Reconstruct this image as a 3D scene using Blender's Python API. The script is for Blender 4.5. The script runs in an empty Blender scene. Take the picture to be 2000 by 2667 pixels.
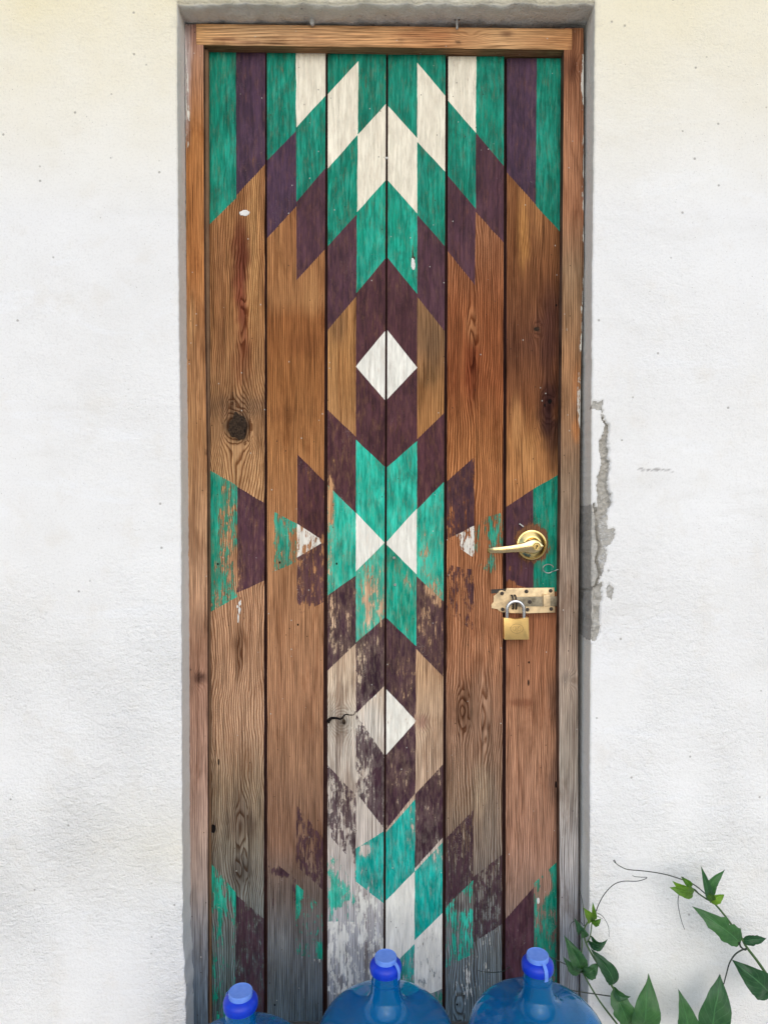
import bpy, bmesh, math, random
from mathutils import Vector, noise as mn
random.seed(7)
sc = bpy.context.scene
COL = sc.collection

# ------------------------------------------------------------------ camera, sky, sun, exposure
F_PX = 1778.0                       # focal length in pixels of a 2000 x 2667 frame
PITCH = math.radians(1.0)
CAM = Vector((0.0, -1.608, 1.382))
cd = bpy.data.cameras.new('camera'); co = bpy.data.objects.new('camera', cd); COL.objects.link(co)
cd.sensor_fit = 'VERTICAL'; cd.sensor_height = 36.0; cd.lens = 24.0
cd.clip_start = 0.01; cd.clip_end = 500.0
co.location = CAM; co.rotation_euler = (math.pi/2 - PITCH, 0, 0)
sc.camera = co

SUN_EL, SUN_AZ = 34.0, 5.0         # azimuth measured from the camera side (-Y) towards +X
w = bpy.data.worlds.new('World'); sc.world = w; w.use_nodes = True
nt = w.node_tree; nt.nodes.clear()
sky = nt.nodes.new('ShaderNodeTexSky'); sky.sky_type = 'NISHITA'; sky.sun_disc = False
sky.sun_elevation = math.radians(SUN_EL); sky.sun_rotation = math.radians(180 - SUN_AZ)
sky.dust_density = 1.3; sky.air_density = 1.0; sky.ozone_density = 1.0
bg = nt.nodes.new('ShaderNodeBackground'); bg.inputs[1].default_value = 0.15
wo = nt.nodes.new('ShaderNodeOutputWorld')
nt.links.new(sky.outputs[0], bg.inputs[0]); nt.links.new(bg.outputs[0], wo.inputs[0])
sl = bpy.data.lights.new('sun', 'SUN'); sl.energy = 1.3; sl.angle = math.radians(95); sl.color = (1.0, 0.985, 0.96)
so = bpy.data.objects.new('sun', sl); COL.objects.link(so)
a, e = math.radians(SUN_AZ), math.radians(SUN_EL)
sdir = Vector((math.sin(a)*math.cos(e), -math.cos(a)*math.cos(e), math.sin(e)))
so.rotation_euler = sdir.to_track_quat('Z', 'Y').to_euler()
sc.view_settings.view_transform = 'Standard'; sc.view_settings.look = 'None'
sc.view_settings.gamma = 1.0; sc.view_settings.use_curve_mapping = False
sc.view_settings.exposure = 0.2

# ------------------------------------------------------------------ helpers
CT, ST = math.cos(PITCH), math.sin(PITCH)
def U(px, py, y):
    """point of the plane at depth y that stands at pixel (px, py) of the survey photograph"""
    u = (px - 1000.0)/F_PX; v = (1333.5 - py)/F_PX
    dy = CT + v*ST; dz = v*CT - ST
    t = (y - CAM.y)/dy
    return Vector((CAM.x + u*t, y, CAM.z + dz*t))
def PX(x, y, z):
    dx, dy, dz = x - CAM.x, y - CAM.y, z - CAM.z
    f = dy*CT - dz*ST; up = dy*ST + dz*CT
    return 1000 + F_PX*dx/f, 1333.5 - F_PX*up/f
def lin(c):
    return tuple((v/255/12.92 if v/255 <= 0.04045 else ((v/255 + 0.055)/1.055)**2.4) for v in c)
def interp(pts, y):
    if y <= pts[0][0]: return pts[0][1]
    for (y0, v0), (y1, v1) in zip(pts, pts[1:]):
        if y <= y1:
            t = (y - y0)/(y1 - y0)
            if isinstance(v0, tuple): return tuple(p + (q - p)*t for p, q in zip(v0, v1))
            return v0 + (v1 - v0)*t
    return pts[-1][1]
def nz(x, y, z=0.0): return mn.noise(Vector((x, y, z)))
def link(o, parent=None):
    COL.objects.link(o)
    if parent is not None: o.parent = parent
    return o
def mesh_obj(name, verts, faces, mat, parent=None, smooth=True, origin=None):
    me = bpy.data.meshes.new(name)
    if origin is not None:
        verts = [(v[0]-origin[0], v[1]-origin[1], v[2]-origin[2]) for v in verts]
    me.from_pydata([tuple(v) for v in verts], [], faces)
    if mat: me.materials.append(mat)
    if smooth: me.polygons.foreach_set('use_smooth', [True]*len(me.polygons))
    me.update()
    o = bpy.data.objects.new(name, me)
    if origin is not None: o.location = origin
    return link(o, parent)
def bm_obj(name, bm, mat, parent=None, smooth=True, loc=None, sharp=35):
    bmesh.ops.recalc_face_normals(bm, faces=bm.faces[:])
    me = bpy.data.meshes.new(name); bm.to_mesh(me); bm.free()
    me.materials.append(mat)
    if smooth:
        me.polygons.foreach_set('use_smooth', [True]*len(me.polygons))
        me.set_sharp_from_angle(angle=math.radians(sharp))
    o = bpy.data.objects.new(name, me)
    if loc is not None: o.location = loc
    return link(o, parent)
def empty(name, loc, label=None, cat=None, group=None, parent=None):
    o = bpy.data.objects.new(name, None); o.location = loc; o.empty_display_size = 0.05
    link(o, parent); tag(o, label, cat, group); return o
def tag(o, label=None, cat=None, group=None, kind=None):
    if label: o['label'] = label
    if cat: o['category'] = cat
    if group: o['group'] = group
    if kind: o['kind'] = kind
    return o
def attr(o, name, typ, flat):
    at = o.data.attributes.new(name, typ, 'POINT')
    at.data.foreach_set({'FLOAT':'value', 'FLOAT_VECTOR':'vector', 'FLOAT_COLOR':'color'}[typ], flat)
def tube(bm, pts, rad, n=6, cap=True):
    rings = []; N = len(pts); up = Vector((0.13, 0.95, 0.28))
    for i, p in enumerate(pts):
        d = (pts[min(i+1, N-1)] - pts[max(i-1, 0)]).normalized()
        a = d.cross(up)
        if a.length < 1e-4: a = d.cross(Vector((1, 0, 0)))
        a.normalize(); b = d.cross(a)
        r = rad(i/(N-1)) if callable(rad) else rad
        rings.append([bm.verts.new(p + (a*math.cos(2*math.pi*k/n) + b*math.sin(2*math.pi*k/n))*r) for k in range(n)])
    for r0, r1 in zip(rings, rings[1:]):
        for k in range(n): bm.faces.new((r0[k], r0[(k+1) % n], r1[(k+1) % n], r1[k]))
    if cap:
        bm.faces.new(rings[0][::-1]); bm.faces.new(rings[-1])
def smooth_path(pts, sub=8):
    out = []; P = [Vector(p) for p in pts]
    for i in range(len(P)-1):
        p0 = P[max(i-1, 0)]; p1 = P[i]; p2 = P[i+1]; p3 = P[min(i+2, len(P)-1)]
        for k in range(sub):
            t = k/sub
            out.append(0.5*((2*p1) + (p2-p0)*t + (2*p0-5*p1+4*p2-p3)*t*t + (3*p1-p0-3*p2+p3)*t**3))
    out.append(P[-1]); return out
def lathe(bm, prof, n=48, axis='Z', close=False):
    rings = []
    for r, h in prof:
        ring = []
        for k in range(n):
            c, s = math.cos(2*math.pi*k/n)*r, math.sin(2*math.pi*k/n)*r
            ring.append(bm.verts.new((c, s, h) if axis == 'Z' else (c, -h, s)))
        rings.append(ring)
    for r0, r1 in zip(rings, rings[1:]):
        for k in range(n): bm.faces.new((r0[k], r0[(k+1) % n], r1[(k+1) % n], r1[k]))
    if not close:
        bm.faces.new(rings[0]); bm.faces.new(rings[-1])
    return rings
def prism(bm, pts, y0, y1, bevel=0.0):
    """outline (x, z) between depths y0 (front) and y1 (back)"""
    f = [bm.verts.new((p[0], y0, p[1])) for p in pts]; b = [bm.verts.new((p[0], y1, p[1])) for p in pts]
    ff = bm.faces.new(f); bm.faces.new(b[::-1]); n = len(pts)
    for i in range(n): bm.faces.new((f[i], b[i], b[(i+1) % n], f[(i+1) % n]))
    if bevel:
        bmesh.ops.bevel(bm, geom=list(ff.edges), offset=bevel, segments=2, affect='EDGES', profile=0.6)
def inside(poly, x, y):
    c = False; j = len(poly)-1
    for i in range(len(poly)):
        xi, yi = poly[i]; xj, yj = poly[j]
        if (yi > y) != (yj > y) and x < (xj-xi)*(y-yi)/(yj-yi) + xi: c = not c
        j = i
    return c

# ------------------------------------------------------------------ node material helpers
class NB:
    def __init__(s, name):
        s.m = bpy.data.materials.new(name); s.m.use_nodes = True
        s.t = s.m.node_tree; s.t.nodes.clear()
        s.out = s.n('ShaderNodeOutputMaterial'); s.b = s.n('ShaderNodeBsdfPrincipled')
        s.l(s.b.outputs[0], s.out.inputs[0])
    def n(s, k, **kw):
        o = s.t.nodes.new(k)
        for a, v in kw.items(): setattr(o, a, v)
        return o
    def l(s, a, b): s.t.links.new(a, b)
    def put(s, sock, v):
        if hasattr(v, 'links') or isinstance(v, bpy.types.NodeSocket): s.l(v, sock)
        else: sock.default_value = v
    def math(s, op, a, b=0.0, c=0.0, clamp=False):
        o = s.n('ShaderNodeMath', operation=op); o.use_clamp = clamp
        for i, v in enumerate((a, b, c)): s.put(o.inputs[i], v)
        return o.outputs[0]
    def vec(s, op, a, b=(0, 0, 0)):
        o = s.n('ShaderNodeVectorMath', operation=op)
        s.put(o.inputs[0], a); s.put(o.inputs[1], b); return o.outputs[0]
    def mix(s, f, a, b, mode='MIX'):
        o = s.n('ShaderNodeMix', data_type='RGBA', blend_type=mode)
        s.put(o.inputs[0], f)
        for i, v in ((6, a), (7, b)):
            if isinstance(v, tuple) and len(v) == 3: v = v + (1,)
            s.put(o.inputs[i], v)
        return o.outputs[2]
    def rng(s, v, a, b, c=0.0, d=1.0, sm=False):
        o = s.n('ShaderNodeMapRange'); o.clamp = True
        if sm: o.interpolation_type = 'SMOOTHSTEP'
        for i, x in enumerate((v, a, b, c, d)): s.put(o.inputs[i], x)
        return o.outputs[0]
    def noise(s, v, scale=1.0, detail=3.0, rough=0.55, dist=0.0):
        o = s.n('ShaderNodeTexNoise'); s.put(o.inputs['Vector'], v)
        o.inputs['Scale'].default_value = scale; o.inputs['Detail'].default_value = detail
        o.inputs['Roughness'].default_value = rough; o.inputs['Distortion'].default_value = dist
        return o.outputs[0]
    def voro(s, v, scale=1.0):
        o = s.n('ShaderNodeTexVoronoi'); s.put(o.inputs['Vector'], v); o.inputs['Scale'].default_value = scale
        return o
    def attr(s, name): return s.n('ShaderNodeAttribute', attribute_name=name)
    def bump(s, h, dist=0.001, strength=1.0, normal=None):
        o = s.n('ShaderNodeBump'); s.put(o.inputs['Height'], h)
        o.inputs['Distance'].default_value = dist; o.inputs['Strength'].default_value = strength
        if normal is not None: s.l(normal, o.inputs['Normal'])
        return o.outputs[0]
    def co(s): return s.n('ShaderNodeTexCoord').outputs['Object']
    def set(s, **kw):
        names = dict(color='Base Color', rough='Roughness', metal='Metallic', spec='Specular IOR Level', normal='Normal',
                     trans='Transmission Weight', ior='IOR', coat='Coat Weight', sss='Subsurface Weight')
        for k, v in kw.items():
            if isinstance(v, tuple) and len(v) == 3: v = v + (1,)
            s.put(s.b.inputs[names[k]], v)

def mat_wood():
    """old wood with growth rings, fibre, and paint that flakes off along the grain; wood colour, paint colour and wear come with the board"""
    s = NB('painted_old_wood')
    g = s.attr('gco').outputs['Vector']; ring = s.attr('ring').outputs['Fac']
    tone = s.mix(1.0, s.attr('tone').outputs['Color'], (1.20, 1.26, 1.36), 'MULTIPLY'); pa = s.attr('paint'); pc, amt = pa.outputs['Color'], pa.outputs['Alpha']
    gc = s.attr('grain').outputs['Fac']
    wob = s.noise(s.vec('MULTIPLY', g, (45, 5, 1)), 1, 3)
    rr = s.math('ADD', ring, s.math('MULTIPLY', wob, 0.9))
    fr = s.math('FRACT', rr)
    late = s.math('MULTIPLY', s.rng(fr, 0.30, 0.80, sm=True), s.rng(fr, 0.86, 1.0, 1, 0, sm=True))
    fib = s.noise(s.vec('MULTIPLY', g, (520, 9, 1)), 1, 3, 0.6)
    blot = s.noise(s.vec('MULTIPLY', g, (26, 5, 1)), 1, 5, 0.65, 0.6)
    dark = s.mix(1.0, tone, (0.36, 0.26, 0.205), 'MULTIPLY')
    c = s.mix(s.math('MULTIPLY', late, gc), tone, dark)
    c = s.mix(s.math('MULTIPLY', s.rng(blot, 0.47, 0.72, sm=True), 0.6), c, dark)
    c = s.mix(s.math('MULTIPLY', s.rng(blot, 0.45, 0.25, sm=True), 0.35), c, s.mix(1.0, tone, (1.45, 1.42, 1.35), 'MULTIPLY'))
    k = s.rng(fib, 0.32, 0.68, 0.42, 1.42)
    kk = s.n('ShaderNodeCombineXYZ'); [s.l(k, kk.inputs[i]) for i in range(3)]
    c = s.mix(1.0, c, kk.outputs[0], 'MULTIPLY')
    crk = s.rng(s.noise(s.vec('MULTIPLY', g, (230, 3.2, 1)), 1, 2, 0.5), 0.68, 0.73)
    c = s.mix(s.math('MULTIPLY', crk, 0.75), c, s.mix(1.0, dark, (0.35, 0.3, 0.3), 'MULTIPLY'))
    stk = s.noise(s.vec('MULTIPLY', g, (62, 1.9, 1)), 1, 5, 0.7, 0.5)
    c = s.mix(s.math('MULTIPLY', s.rng(stk, 0.53, 0.68, sm=True), 0.55), c, s.mix(1.0, c, (0.42, 0.33, 0.30), 'MULTIPLY'))
    c = s.mix(s.math('MULTIPLY', s.rng(stk, 0.44, 0.30, sm=True), 0.35), c, s.mix(1.0, c, (1.5, 1.5, 1.45), 'MULTIPLY'))
    # paint: brush marks, then flaking
    br = s.noise(s.vec('MULTIPLY', g, (170, 14, 1)), 1, 4, 0.65, 0.4)
    br2 = s.noise(s.vec('MULTIPLY', g, (30, 7, 1)), 1, 3, 0.6)
    psep = s.n('ShaderNodeSeparateColor'); s.l(pc, psep.inputs[0]); pg = s.rng(psep.outputs[1], 0.03, 0.30, 0.06, 1.0)
    wv = s.n('ShaderNodeCombineXYZ'); [s.l(s.math('MULTIPLY', pg, k_), wv.inputs[i_]) for i_, k_ in enumerate((0.62, 0.72, 0.64))]
    s.l(s.math('ADD', s.math('MULTIPLY', psep.outputs[0], 0.7), s.math('MULTIPLY', pg, 0.14)), wv.inputs[0])
    pl = s.mix(s.math('MULTIPLY', s.rng(s.math('ADD', s.math('MULTIPLY', br, 0.65), s.math('MULTIPLY', br2, 0.35)), 0.47, 0.60), 0.75), pc, s.mix(0.20, s.mix(1.0, pc, (1.3, 1.3, 1.3), 'MULTIPLY'), wv.outputs[0]))
    pl = s.mix(s.math('MULTIPLY', s.rng(br, 0.54, 0.32, 0, 0.85), s.rng(psep.outputs[0], 0.3, 0.65, 1.0, 0.3)), pl, s.mix(1.0, pl, (0.55, 0.62, 0.62), 'MULTIPLY'))
    bl = s.noise(s.vec('MULTIPLY', g, (34, 11, 3)), 1, 4, 0.65, 0.8); bk = s.rng(bl, 0.36, 0.64, 0.62, 1.22)
    bv = s.n('ShaderNodeCombineXYZ'); [s.l(bk, bv.inputs[i_]) for i_ in range(3)]
    pl = s.mix(s.rng(psep.outputs[0], 0.3, 0.65, 0.9, 0.2), pl, s.mix(1.0, pl, bv.outputs[0], 'MULTIPLY'))
    n1 = s.noise(s.vec('MULTIPLY', g, (95, 26, 1)), 1, 6, 0.68, 0.3)
    n2 = s.noise(s.vec('MULTIPLY', g, (330, 42, 1)), 1, 3, 0.6)
    nn = s.math('ADD', s.math('MULTIPLY', n1, 0.68), s.math('MULTIPLY', n2, 0.32))
    nn = s.math('SUBTRACT', nn, s.math('MULTIPLY', s.math('MULTIPLY', late, gc), 0.05))
    nn = s.rng(nn, 0.32, 0.68)
    mask = s.rng(s.math('SUBTRACT', s.math('ADD', nn, amt), 1.0), -0.03, 0.03)
    thin = s.rng(s.math('SUBTRACT', s.math('ADD', nn, amt), 1.0), 0.0, 0.5, 0.78, 1.0)
    pl2 = s.mix(thin, c, pl)
    c2 = s.mix(mask, c, pl2)
    vs = s.voro(s.vec('MULTIPLY', g, (230, 150, 1)), 1.0); vk = s.n('ShaderNodeSeparateColor'); s.l(vs.outputs['Color'], vk.inputs[0])
    dot = s.math('MULTIPLY', s.rng(vs.outputs['Distance'], 0.34, 0.2), s.math('LESS_THAN', vk.outputs[0], 0.0035))
    c2 = s.mix(s.math('MULTIPLY', dot, 0.8), c2, (0.55, 0.52, 0.46))
    dot2 = s.math('MULTIPLY', s.rng(vs.outputs['Distance'], 0.34, 0.2), s.math('GREATER_THAN', vk.outputs[0], 0.994))
    c2 = s.mix(s.math('MULTIPLY', dot2, 0.85), c2, (0.03, 0.02, 0.016))
    scr = s.noise(s.vec('MULTIPLY', g, (38, 24, 1)), 1, 2, 0.5, 2.2)
    sl_ = s.math('MULTIPLY', s.rng(s.math('ABSOLUTE', s.math('SUBTRACT', scr, 0.5)), 0.0035, 0.0015), s.rng(s.noise(s.vec('MULTIPLY', g, (16, 7, 1)), 1, 2), 0.56, 0.64))
    c2 = s.mix(s.math('MULTIPLY', s.math('MULTIPLY', sl_, mask), s.rng(amt, 0.97, 0.85, 0.15, 0.8)), c2, (0.50, 0.43, 0.36))
    h = s.math('ADD', s.math('MULTIPLY', s.math('MULTIPLY', late, gc), -0.6), s.math('MULTIPLY', fib, 0.5))
    h = s.math('ADD', s.math('MULTIPLY', h, s.rng(mask, 0, 1, 1.0, 0.45)), s.math('MULTIPLY', mask, 0.7))
    h = s.math('SUBTRACT', h, s.math('MULTIPLY', crk, 1.5))
    s.set(color=c2, rough=s.rng(mask, 0, 1, 0.75, 0.55), spec=s.rng(mask, 0, 1, 0.06, 0.10), normal=s.bump(h, 0.0009, 0.8))
    return s.m

def mat_plaster():
    s = NB('rough_limewashed_plaster')
    p = s.co()
    cem = s.attr('cement').outputs['Fac']; warm_light_stain = s.attr('warm_light_stain').outputs['Fac']; drt = s.attr('dirt').outputs['Fac']
    n_l = s.noise(p, 2.3, 4, 0.6); n_m = s.noise(p, 11, 4, 0.6); n_f = s.noise(p, 190, 3, 0.6)
    c = s.mix(s.rng(n_l, 0.35, 0.7), (0.81, 0.805, 0.785), (0.755, 0.745, 0.72))
    c = s.mix(s.math('MULTIPLY', s.rng(n_m, 0.52, 0.72, sm=True), 0.2), c, (0.66, 0.60, 0.50))
    tr = s.noise(s.vec('MULTIPLY', p, (3.0, 1, 9.0)), 1, 5, 0.65, 0.8)
    c = s.mix(s.math('MULTIPLY', s.rng(tr, 0.54, 0.7, sm=True), 0.18), c, (0.63, 0.61, 0.56))
    c = s.mix(s.math('MULTIPLY', s.rng(tr, 0.44, 0.34, sm=True), 0.3), c, (0.83, 0.84, 0.85))
    c = s.mix(s.math('MULTIPLY', warm_light_stain, s.rng(n_l, 0.25, 0.6, 0.55, 1.0)), c, (0.80, 0.72, 0.50))  # one cream tint for painted warm light and for beige stains
    c = s.mix(s.math('MULTIPLY', s.rng(n_f, 0.5, 0.75), 0.22), c, (0.45, 0.42, 0.38))
    # pin holes and specks, thicker in some places than in others
    dens = s.noise(p, 6.5, 3, 0.6)
    v1 = s.voro(p, 150); keep = s.n('ShaderNodeSeparateColor'); s.l(v1.outputs['Color'], keep.inputs[0])
    spot = s.math('MULTIPLY', s.rng(s.math('ADD', v1.outputs['Distance'], s.math('MULTIPLY', n_f, 0.35)), 0.38, 0.20), s.rng(s.math('SUBTRACT', s.rng(dens, 0.44, 0.68, 0.02, 0.6), keep.outputs[0]), -0.02, 0.02))
    v2 = s.voro(p, 36); k2 = s.n('ShaderNodeSeparateColor'); s.l(v2.outputs['Color'], k2.inputs[0])
    spot2 = s.math('MULTIPLY', s.rng(v2.outputs['Distance'], 0.13, 0.07), s.math('LESS_THAN', k2.outputs[0], 0.16))
    sp = s.math('MAXIMUM', s.math('MULTIPLY', spot, s.math('MULTIPLY', keep.outputs[1], 0.55)), s.math('MULTIPLY', spot2, 0.6))
    c = s.mix(sp, c, (0.24, 0.22, 0.19))
    # bare cement, and grime in the reveal
    cc = s.mix(s.rng(s.noise(p, 110, 6, 0.75), 0.33, 0.67), (0.36, 0.345, 0.31), (0.60, 0.57, 0.51))
    edge = s.math('ADD', cem, s.math('MULTIPLY', s.math('SUBTRACT', s.noise(p, 95, 4, 0.7), 0.5), 0.9))
    cm = s.rng(edge, 0.42, 0.56)
    c = s.mix(cm, c, cc)
    dn = s.math('ADD', drt, s.math('MULTIPLY', s.math('SUBTRACT', s.noise(p, 38, 5, 0.7), 0.5), 0.8))
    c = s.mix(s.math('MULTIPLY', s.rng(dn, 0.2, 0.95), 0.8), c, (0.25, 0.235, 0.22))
    st = s.attr('scratch').outputs['Fac']
    c = s.mix(s.math('MULTIPLY', st, 0.7), c, (0.2, 0.18, 0.17))
    h = s.math('ADD', s.math('MULTIPLY', s.noise(s.vec('MULTIPLY', p, (0.8, 1, 1.25)), 62, 6, 0.66, 0.5), 1.2), s.math('MULTIPLY', n_f, 0.6))
    rg = s.attr('coarse').outputs['Fac']
    h = s.math('SUBTRACT', s.math('MULTIPLY', h, rg), s.math('MULTIPLY', sp, 0.5))
    h = s.math('ADD', h, s.math('MULTIPLY', cm, s.math('MULTIPLY', s.noise(p, 150, 5, 0.75), 2.2)))
    s.set(color=c, rough=0.9, spec=0.15, normal=s.bump(h, 0.0035, 0.75))
    return s.m

def mat_metal(name, c0, c1, rough=0.3, scale=60, metal=1.0, tarn=0.5):
    s = NB(name); p = s.co()
    n = s.noise(p, scale, 5, 0.65)
    c = s.mix(s.math('MULTIPLY', s.rng(n, 0.42, 0.7), tarn), c0, c1)
    s.set(color=c, metal=metal, rough=s.rng(n, 0.3, 0.7, rough, rough + 0.2), normal=s.bump(s.noise(p, scale*6, 3), 0.0002, 0.3))
    return s.m
def mat_plain(name, c0, c1, rough=0.7, scale=40, spec=0.3):
    s = NB(name); p = s.co(); n = s.noise(p, scale, 5, 0.65)
    s.set(color=s.mix(s.rng(n, 0.3, 0.7), c0, c1), rough=rough, spec=spec, normal=s.bump(n, 0.002, 0.4))
    return s.m
def mat_bottle():
    s = NB('blue_bottle_plastic'); p = s.co()
    n = s.noise(p, 14, 4, 0.6)
    s.set(color=s.mix(s.rng(n, 0.35, 0.7), (0.006, 0.42, 0.84), (0.012, 0.46, 0.84)), trans=0.86, ior=1.40, rough=s.rng(n, 0.3, 0.7, 0.04, 0.13), spec=0.5,
          normal=s.bump(s.noise(p, 35, 2), 0.0012, 0.5))
    return s.m
def mat_cap(name, c0, c1, sss=0.25):
    s = NB(name); p = s.co(); n = s.noise(p, 120, 4, 0.6)
    s.set(color=s.mix(s.rng(n, 0.35, 0.7), c0, c1), rough=0.42, spec=0.4, sss=sss)
    s.b.inputs['Subsurface Radius'].default_value = (0.002, 0.004, 0.008)
    return s.m
def mat_leaf(name, c0, c1, tr):
    s = NB(name)
    uv = s.n('ShaderNodeUVMap').outputs[0]; sp = s.n('ShaderNodeSeparateXYZ'); s.l(uv, sp.inputs[0])
    au = s.math('ABSOLUTE', s.math('SUBTRACT', sp.outputs[0], 0.5))
    vein = s.math('FRACT', s.math('SUBTRACT', s.math('MULTIPLY', sp.outputs[1], 7.0), s.math('MULTIPLY', au, 4.5)))
    side = s.rng(s.math('ABSOLUTE', s.math('SUBTRACT', vein, 0.5)), 0.0, 0.09, 1, 0)
    mid = s.rng(au, 0.0, 0.035, 1, 0)
    v = s.math('MAXIMUM', s.math('MULTIPLY', side, 0.4), mid)
    n = s.noise(s.co(), 55, 4, 0.6)
    c = s.mix(s.rng(n, 0.3, 0.7), c0, c1)
    rv = s.n('ShaderNodeObjectInfo').outputs['Random']; rc = s.n('ShaderNodeCombineXYZ')
    [s.l(s.rng(rv, 0, 1, a_, b_), rc.inputs[i_]) for i_, (a_, b_) in enumerate(((0.55, 1.6), (0.65, 1.35), (0.7, 1.1)))]
    c = s.mix(1.0, c, rc.outputs[0], 'MULTIPLY')
    c = s.mix(s.math('MULTIPLY', v, 0.45), c, tuple(min(1, x*2.2 + 0.02) for x in c1))
    s.set(color=c, rough=0.42, spec=0.45, normal=s.bump(s.math('SUBTRACT', n, s.math('MULTIPLY', v, 0.8)), 0.0012, 0.6))
    tl = s.n('ShaderNodeBsdfTranslucent'); s.put(tl.inputs[0], s.mix(1.0, c, (1.6, 1.9, 0.6), 'MULTIPLY'))
    mx = s.n('ShaderNodeMixShader'); mx.inputs[0].default_value = tr
    s.l(s.b.outputs[0], mx.inputs[1]); s.l(tl.outputs[0], mx.inputs[2]); s.l(mx.outputs[0], s.out.inputs[0])
    return s.m

WOOD = mat_wood(); PLASTER = mat_plaster()
BRASS = mat_metal('polished_brass', (0.80, 0.60, 0.24), (0.55, 0.38, 0.14), 0.12, 40, tarn=0.6)
BRASS2 = mat_metal('brushed_padlock_brass', (0.82, 0.56, 0.22), (0.70, 0.44, 0.15), 0.32, 90)
ZINC = mat_metal('yellowed_zinc', (0.80, 0.62, 0.38), (0.45, 0.35, 0.23), 0.45, 45, tarn=0.8)
WORN = mat_metal('worn_bright_lever', (0.80, 0.62, 0.34), (0.62, 0.44, 0.18), 0.09, 30, tarn=0.6)
STEEL = mat_metal('bright_steel', (0.72, 0.72, 0.72), (0.5, 0.5, 0.5), 0.14, 60)
IRON = mat_metal('dark_iron', (0.06, 0.055, 0.05), (0.10, 0.06, 0.04), 0.5, 90, metal=0.7)
WIRE = mat_metal('grey_wire', (0.35, 0.34, 0.32), (0.2, 0.18, 0.16), 0.35, 90)
ENGR = mat_plain('engraved_shadow_brass', (0.22, 0.13, 0.05), (0.30, 0.19, 0.08), 0.6, 200)
DARKWOOD = mat_plain('dark_door_core', (0.035, 0.015, 0.014), (0.06, 0.03, 0.025), 0.85, 30, 0.1)
CONC = mat_plain('grey_concrete', (0.42, 0.41, 0.39), (0.54, 0.53, 0.505), 0.9, 9, 0.15)
BOTTLE = mat_bottle()
CAPB = mat_cap('blue_cap_plastic', (0.001, 0.030, 0.46), (0.002, 0.042, 0.54))
CAPL = mat_cap('pale_blue_seal', (0.11, 0.24, 0.68), (0.15, 0.29, 0.74))
LEAF_D = mat_leaf('dark_leaf', (0.018, 0.075, 0.030), (0.036, 0.120, 0.045), 0.25)
LEAF_Y = mat_leaf('young_leaf', (0.07, 0.17, 0.025), (0.12, 0.24, 0.03), 0.4)
STEM_G = mat_plain('green_stem', (0.045, 0.10, 0.035), (0.09, 0.15, 0.05), 0.5, 60)
STEM_D = mat_plain('dark_tendril', (0.02, 0.028, 0.022), (0.035, 0.045, 0.03), 0.5, 60)
CHALK = mat_plain('chalky_white_paint', (0.62, 0.60, 0.55), (0.78, 0.76, 0.72), 0.85, 80)
PUTTY = mat_plain('grey_anchor', (0.38, 0.37, 0.35), (0.55, 0.54, 0.51), 0.7, 120)

# ------------------------------------------------------------------ ground
Y_WALL, Y_FRAME, Y_DOOR = 0.0, 0.062, 0.088
def ground():
    s = NB('packed_earth'); p = s.co()
    n = s.noise(p, 1.2, 6, 0.65); f = s.noise(p, 60, 4, 0.7)
    c = s.mix(s.rng(n, 0.3, 0.7), (0.38, 0.365, 0.34), (0.47, 0.455, 0.43))
    c = s.mix(s.math('MULTIPLY', s.rng(f, 0.45, 0.7), 0.4), c, (0.2, 0.17, 0.13))
    s.set(color=c, rough=0.95, spec=0.1, normal=s.bump(f, 0.01, 0.6))
    R = 220
    tag(mesh_obj('ground', [(-R, -R, -0.06), (R, -R, -0.06), (R, 0.3, -0.06), (-R, 0.3, -0.06)], [(0, 1, 2, 3)], s.m, smooth=False), kind='structure')
    bm = bmesh.new()
    prism(bm, [(-2.6, -0.09), (2.6, -0.09), (2.6, 0.0), (-2.6, 0.0)], -1.1, -0.012, 0.012)
    tag(bm_obj('pavement', bm, CONC), kind='structure')
ground()

# ------------------------------------------------------------------ the plastered wall
WL = [(0, 462), (200, 461), (700, 465), (1200, 471), (1700, 474), (2200, 476), (2420, 479), (2560, 484), (2700, 487)]
WR = [(0, 1549), (350, 1546), (700, 1542), (1200, 1540), (1700, 1538), (2300, 1533), (2700, 1530)]
ZL = U(1000, 9, 0).z                      # lower front edge of the lintel
def c2(pts): return [(1450 + 0.3346*x, 980 + 0.3346*y) for x, y in pts]
CHUNK = c2([(140, 1012), (285, 1000), (310, 1100), (318, 1280), (335, 1330), (305, 1430), (335, 1540), (300, 1640), (200, 1665), (140, 1640)])
FRINGE = c2([(300, 1040), (400, 1080), (390, 1180), (455, 1185), (455, 1250), (430, 1310), (395, 1330), (385, 1430), (350, 1570), (335, 1540), (305, 1430), (335, 1330), (318, 1280)])
LOWER = c2([(140, 1655), (300, 1640), (350, 1600), (352, 1720), (335, 1850), (332, 2000), (300, 2070), (150, 2000)])
SPOT = c2([(400, 1590), (445, 1640), (430, 1750), (385, 1720)])
TOPB = c2([(272, 190), (300, 200), (320, 205), (358, 188), (352, 258), (250, 258)])
STRIP = [(260, 352, 4), (300, 350, 5), (340, 366, 7), (370, 386, 13), (430, 388, 20), (520, 362, 38), (600, 372, 32), (700, 377, 31), (780, 362, 43), (880, 357, 46), (950, 367, 58), (1020, 370, 58), (1065, 350, 40), (1100, 330, 20)]
CRACK = c2([(290, 1000), (310, 1100), (315, 1250), (335, 1330), (305, 1430), (335, 1540), (300, 1640), (250, 1665), (200, 1660), (175, 1720)])
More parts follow.
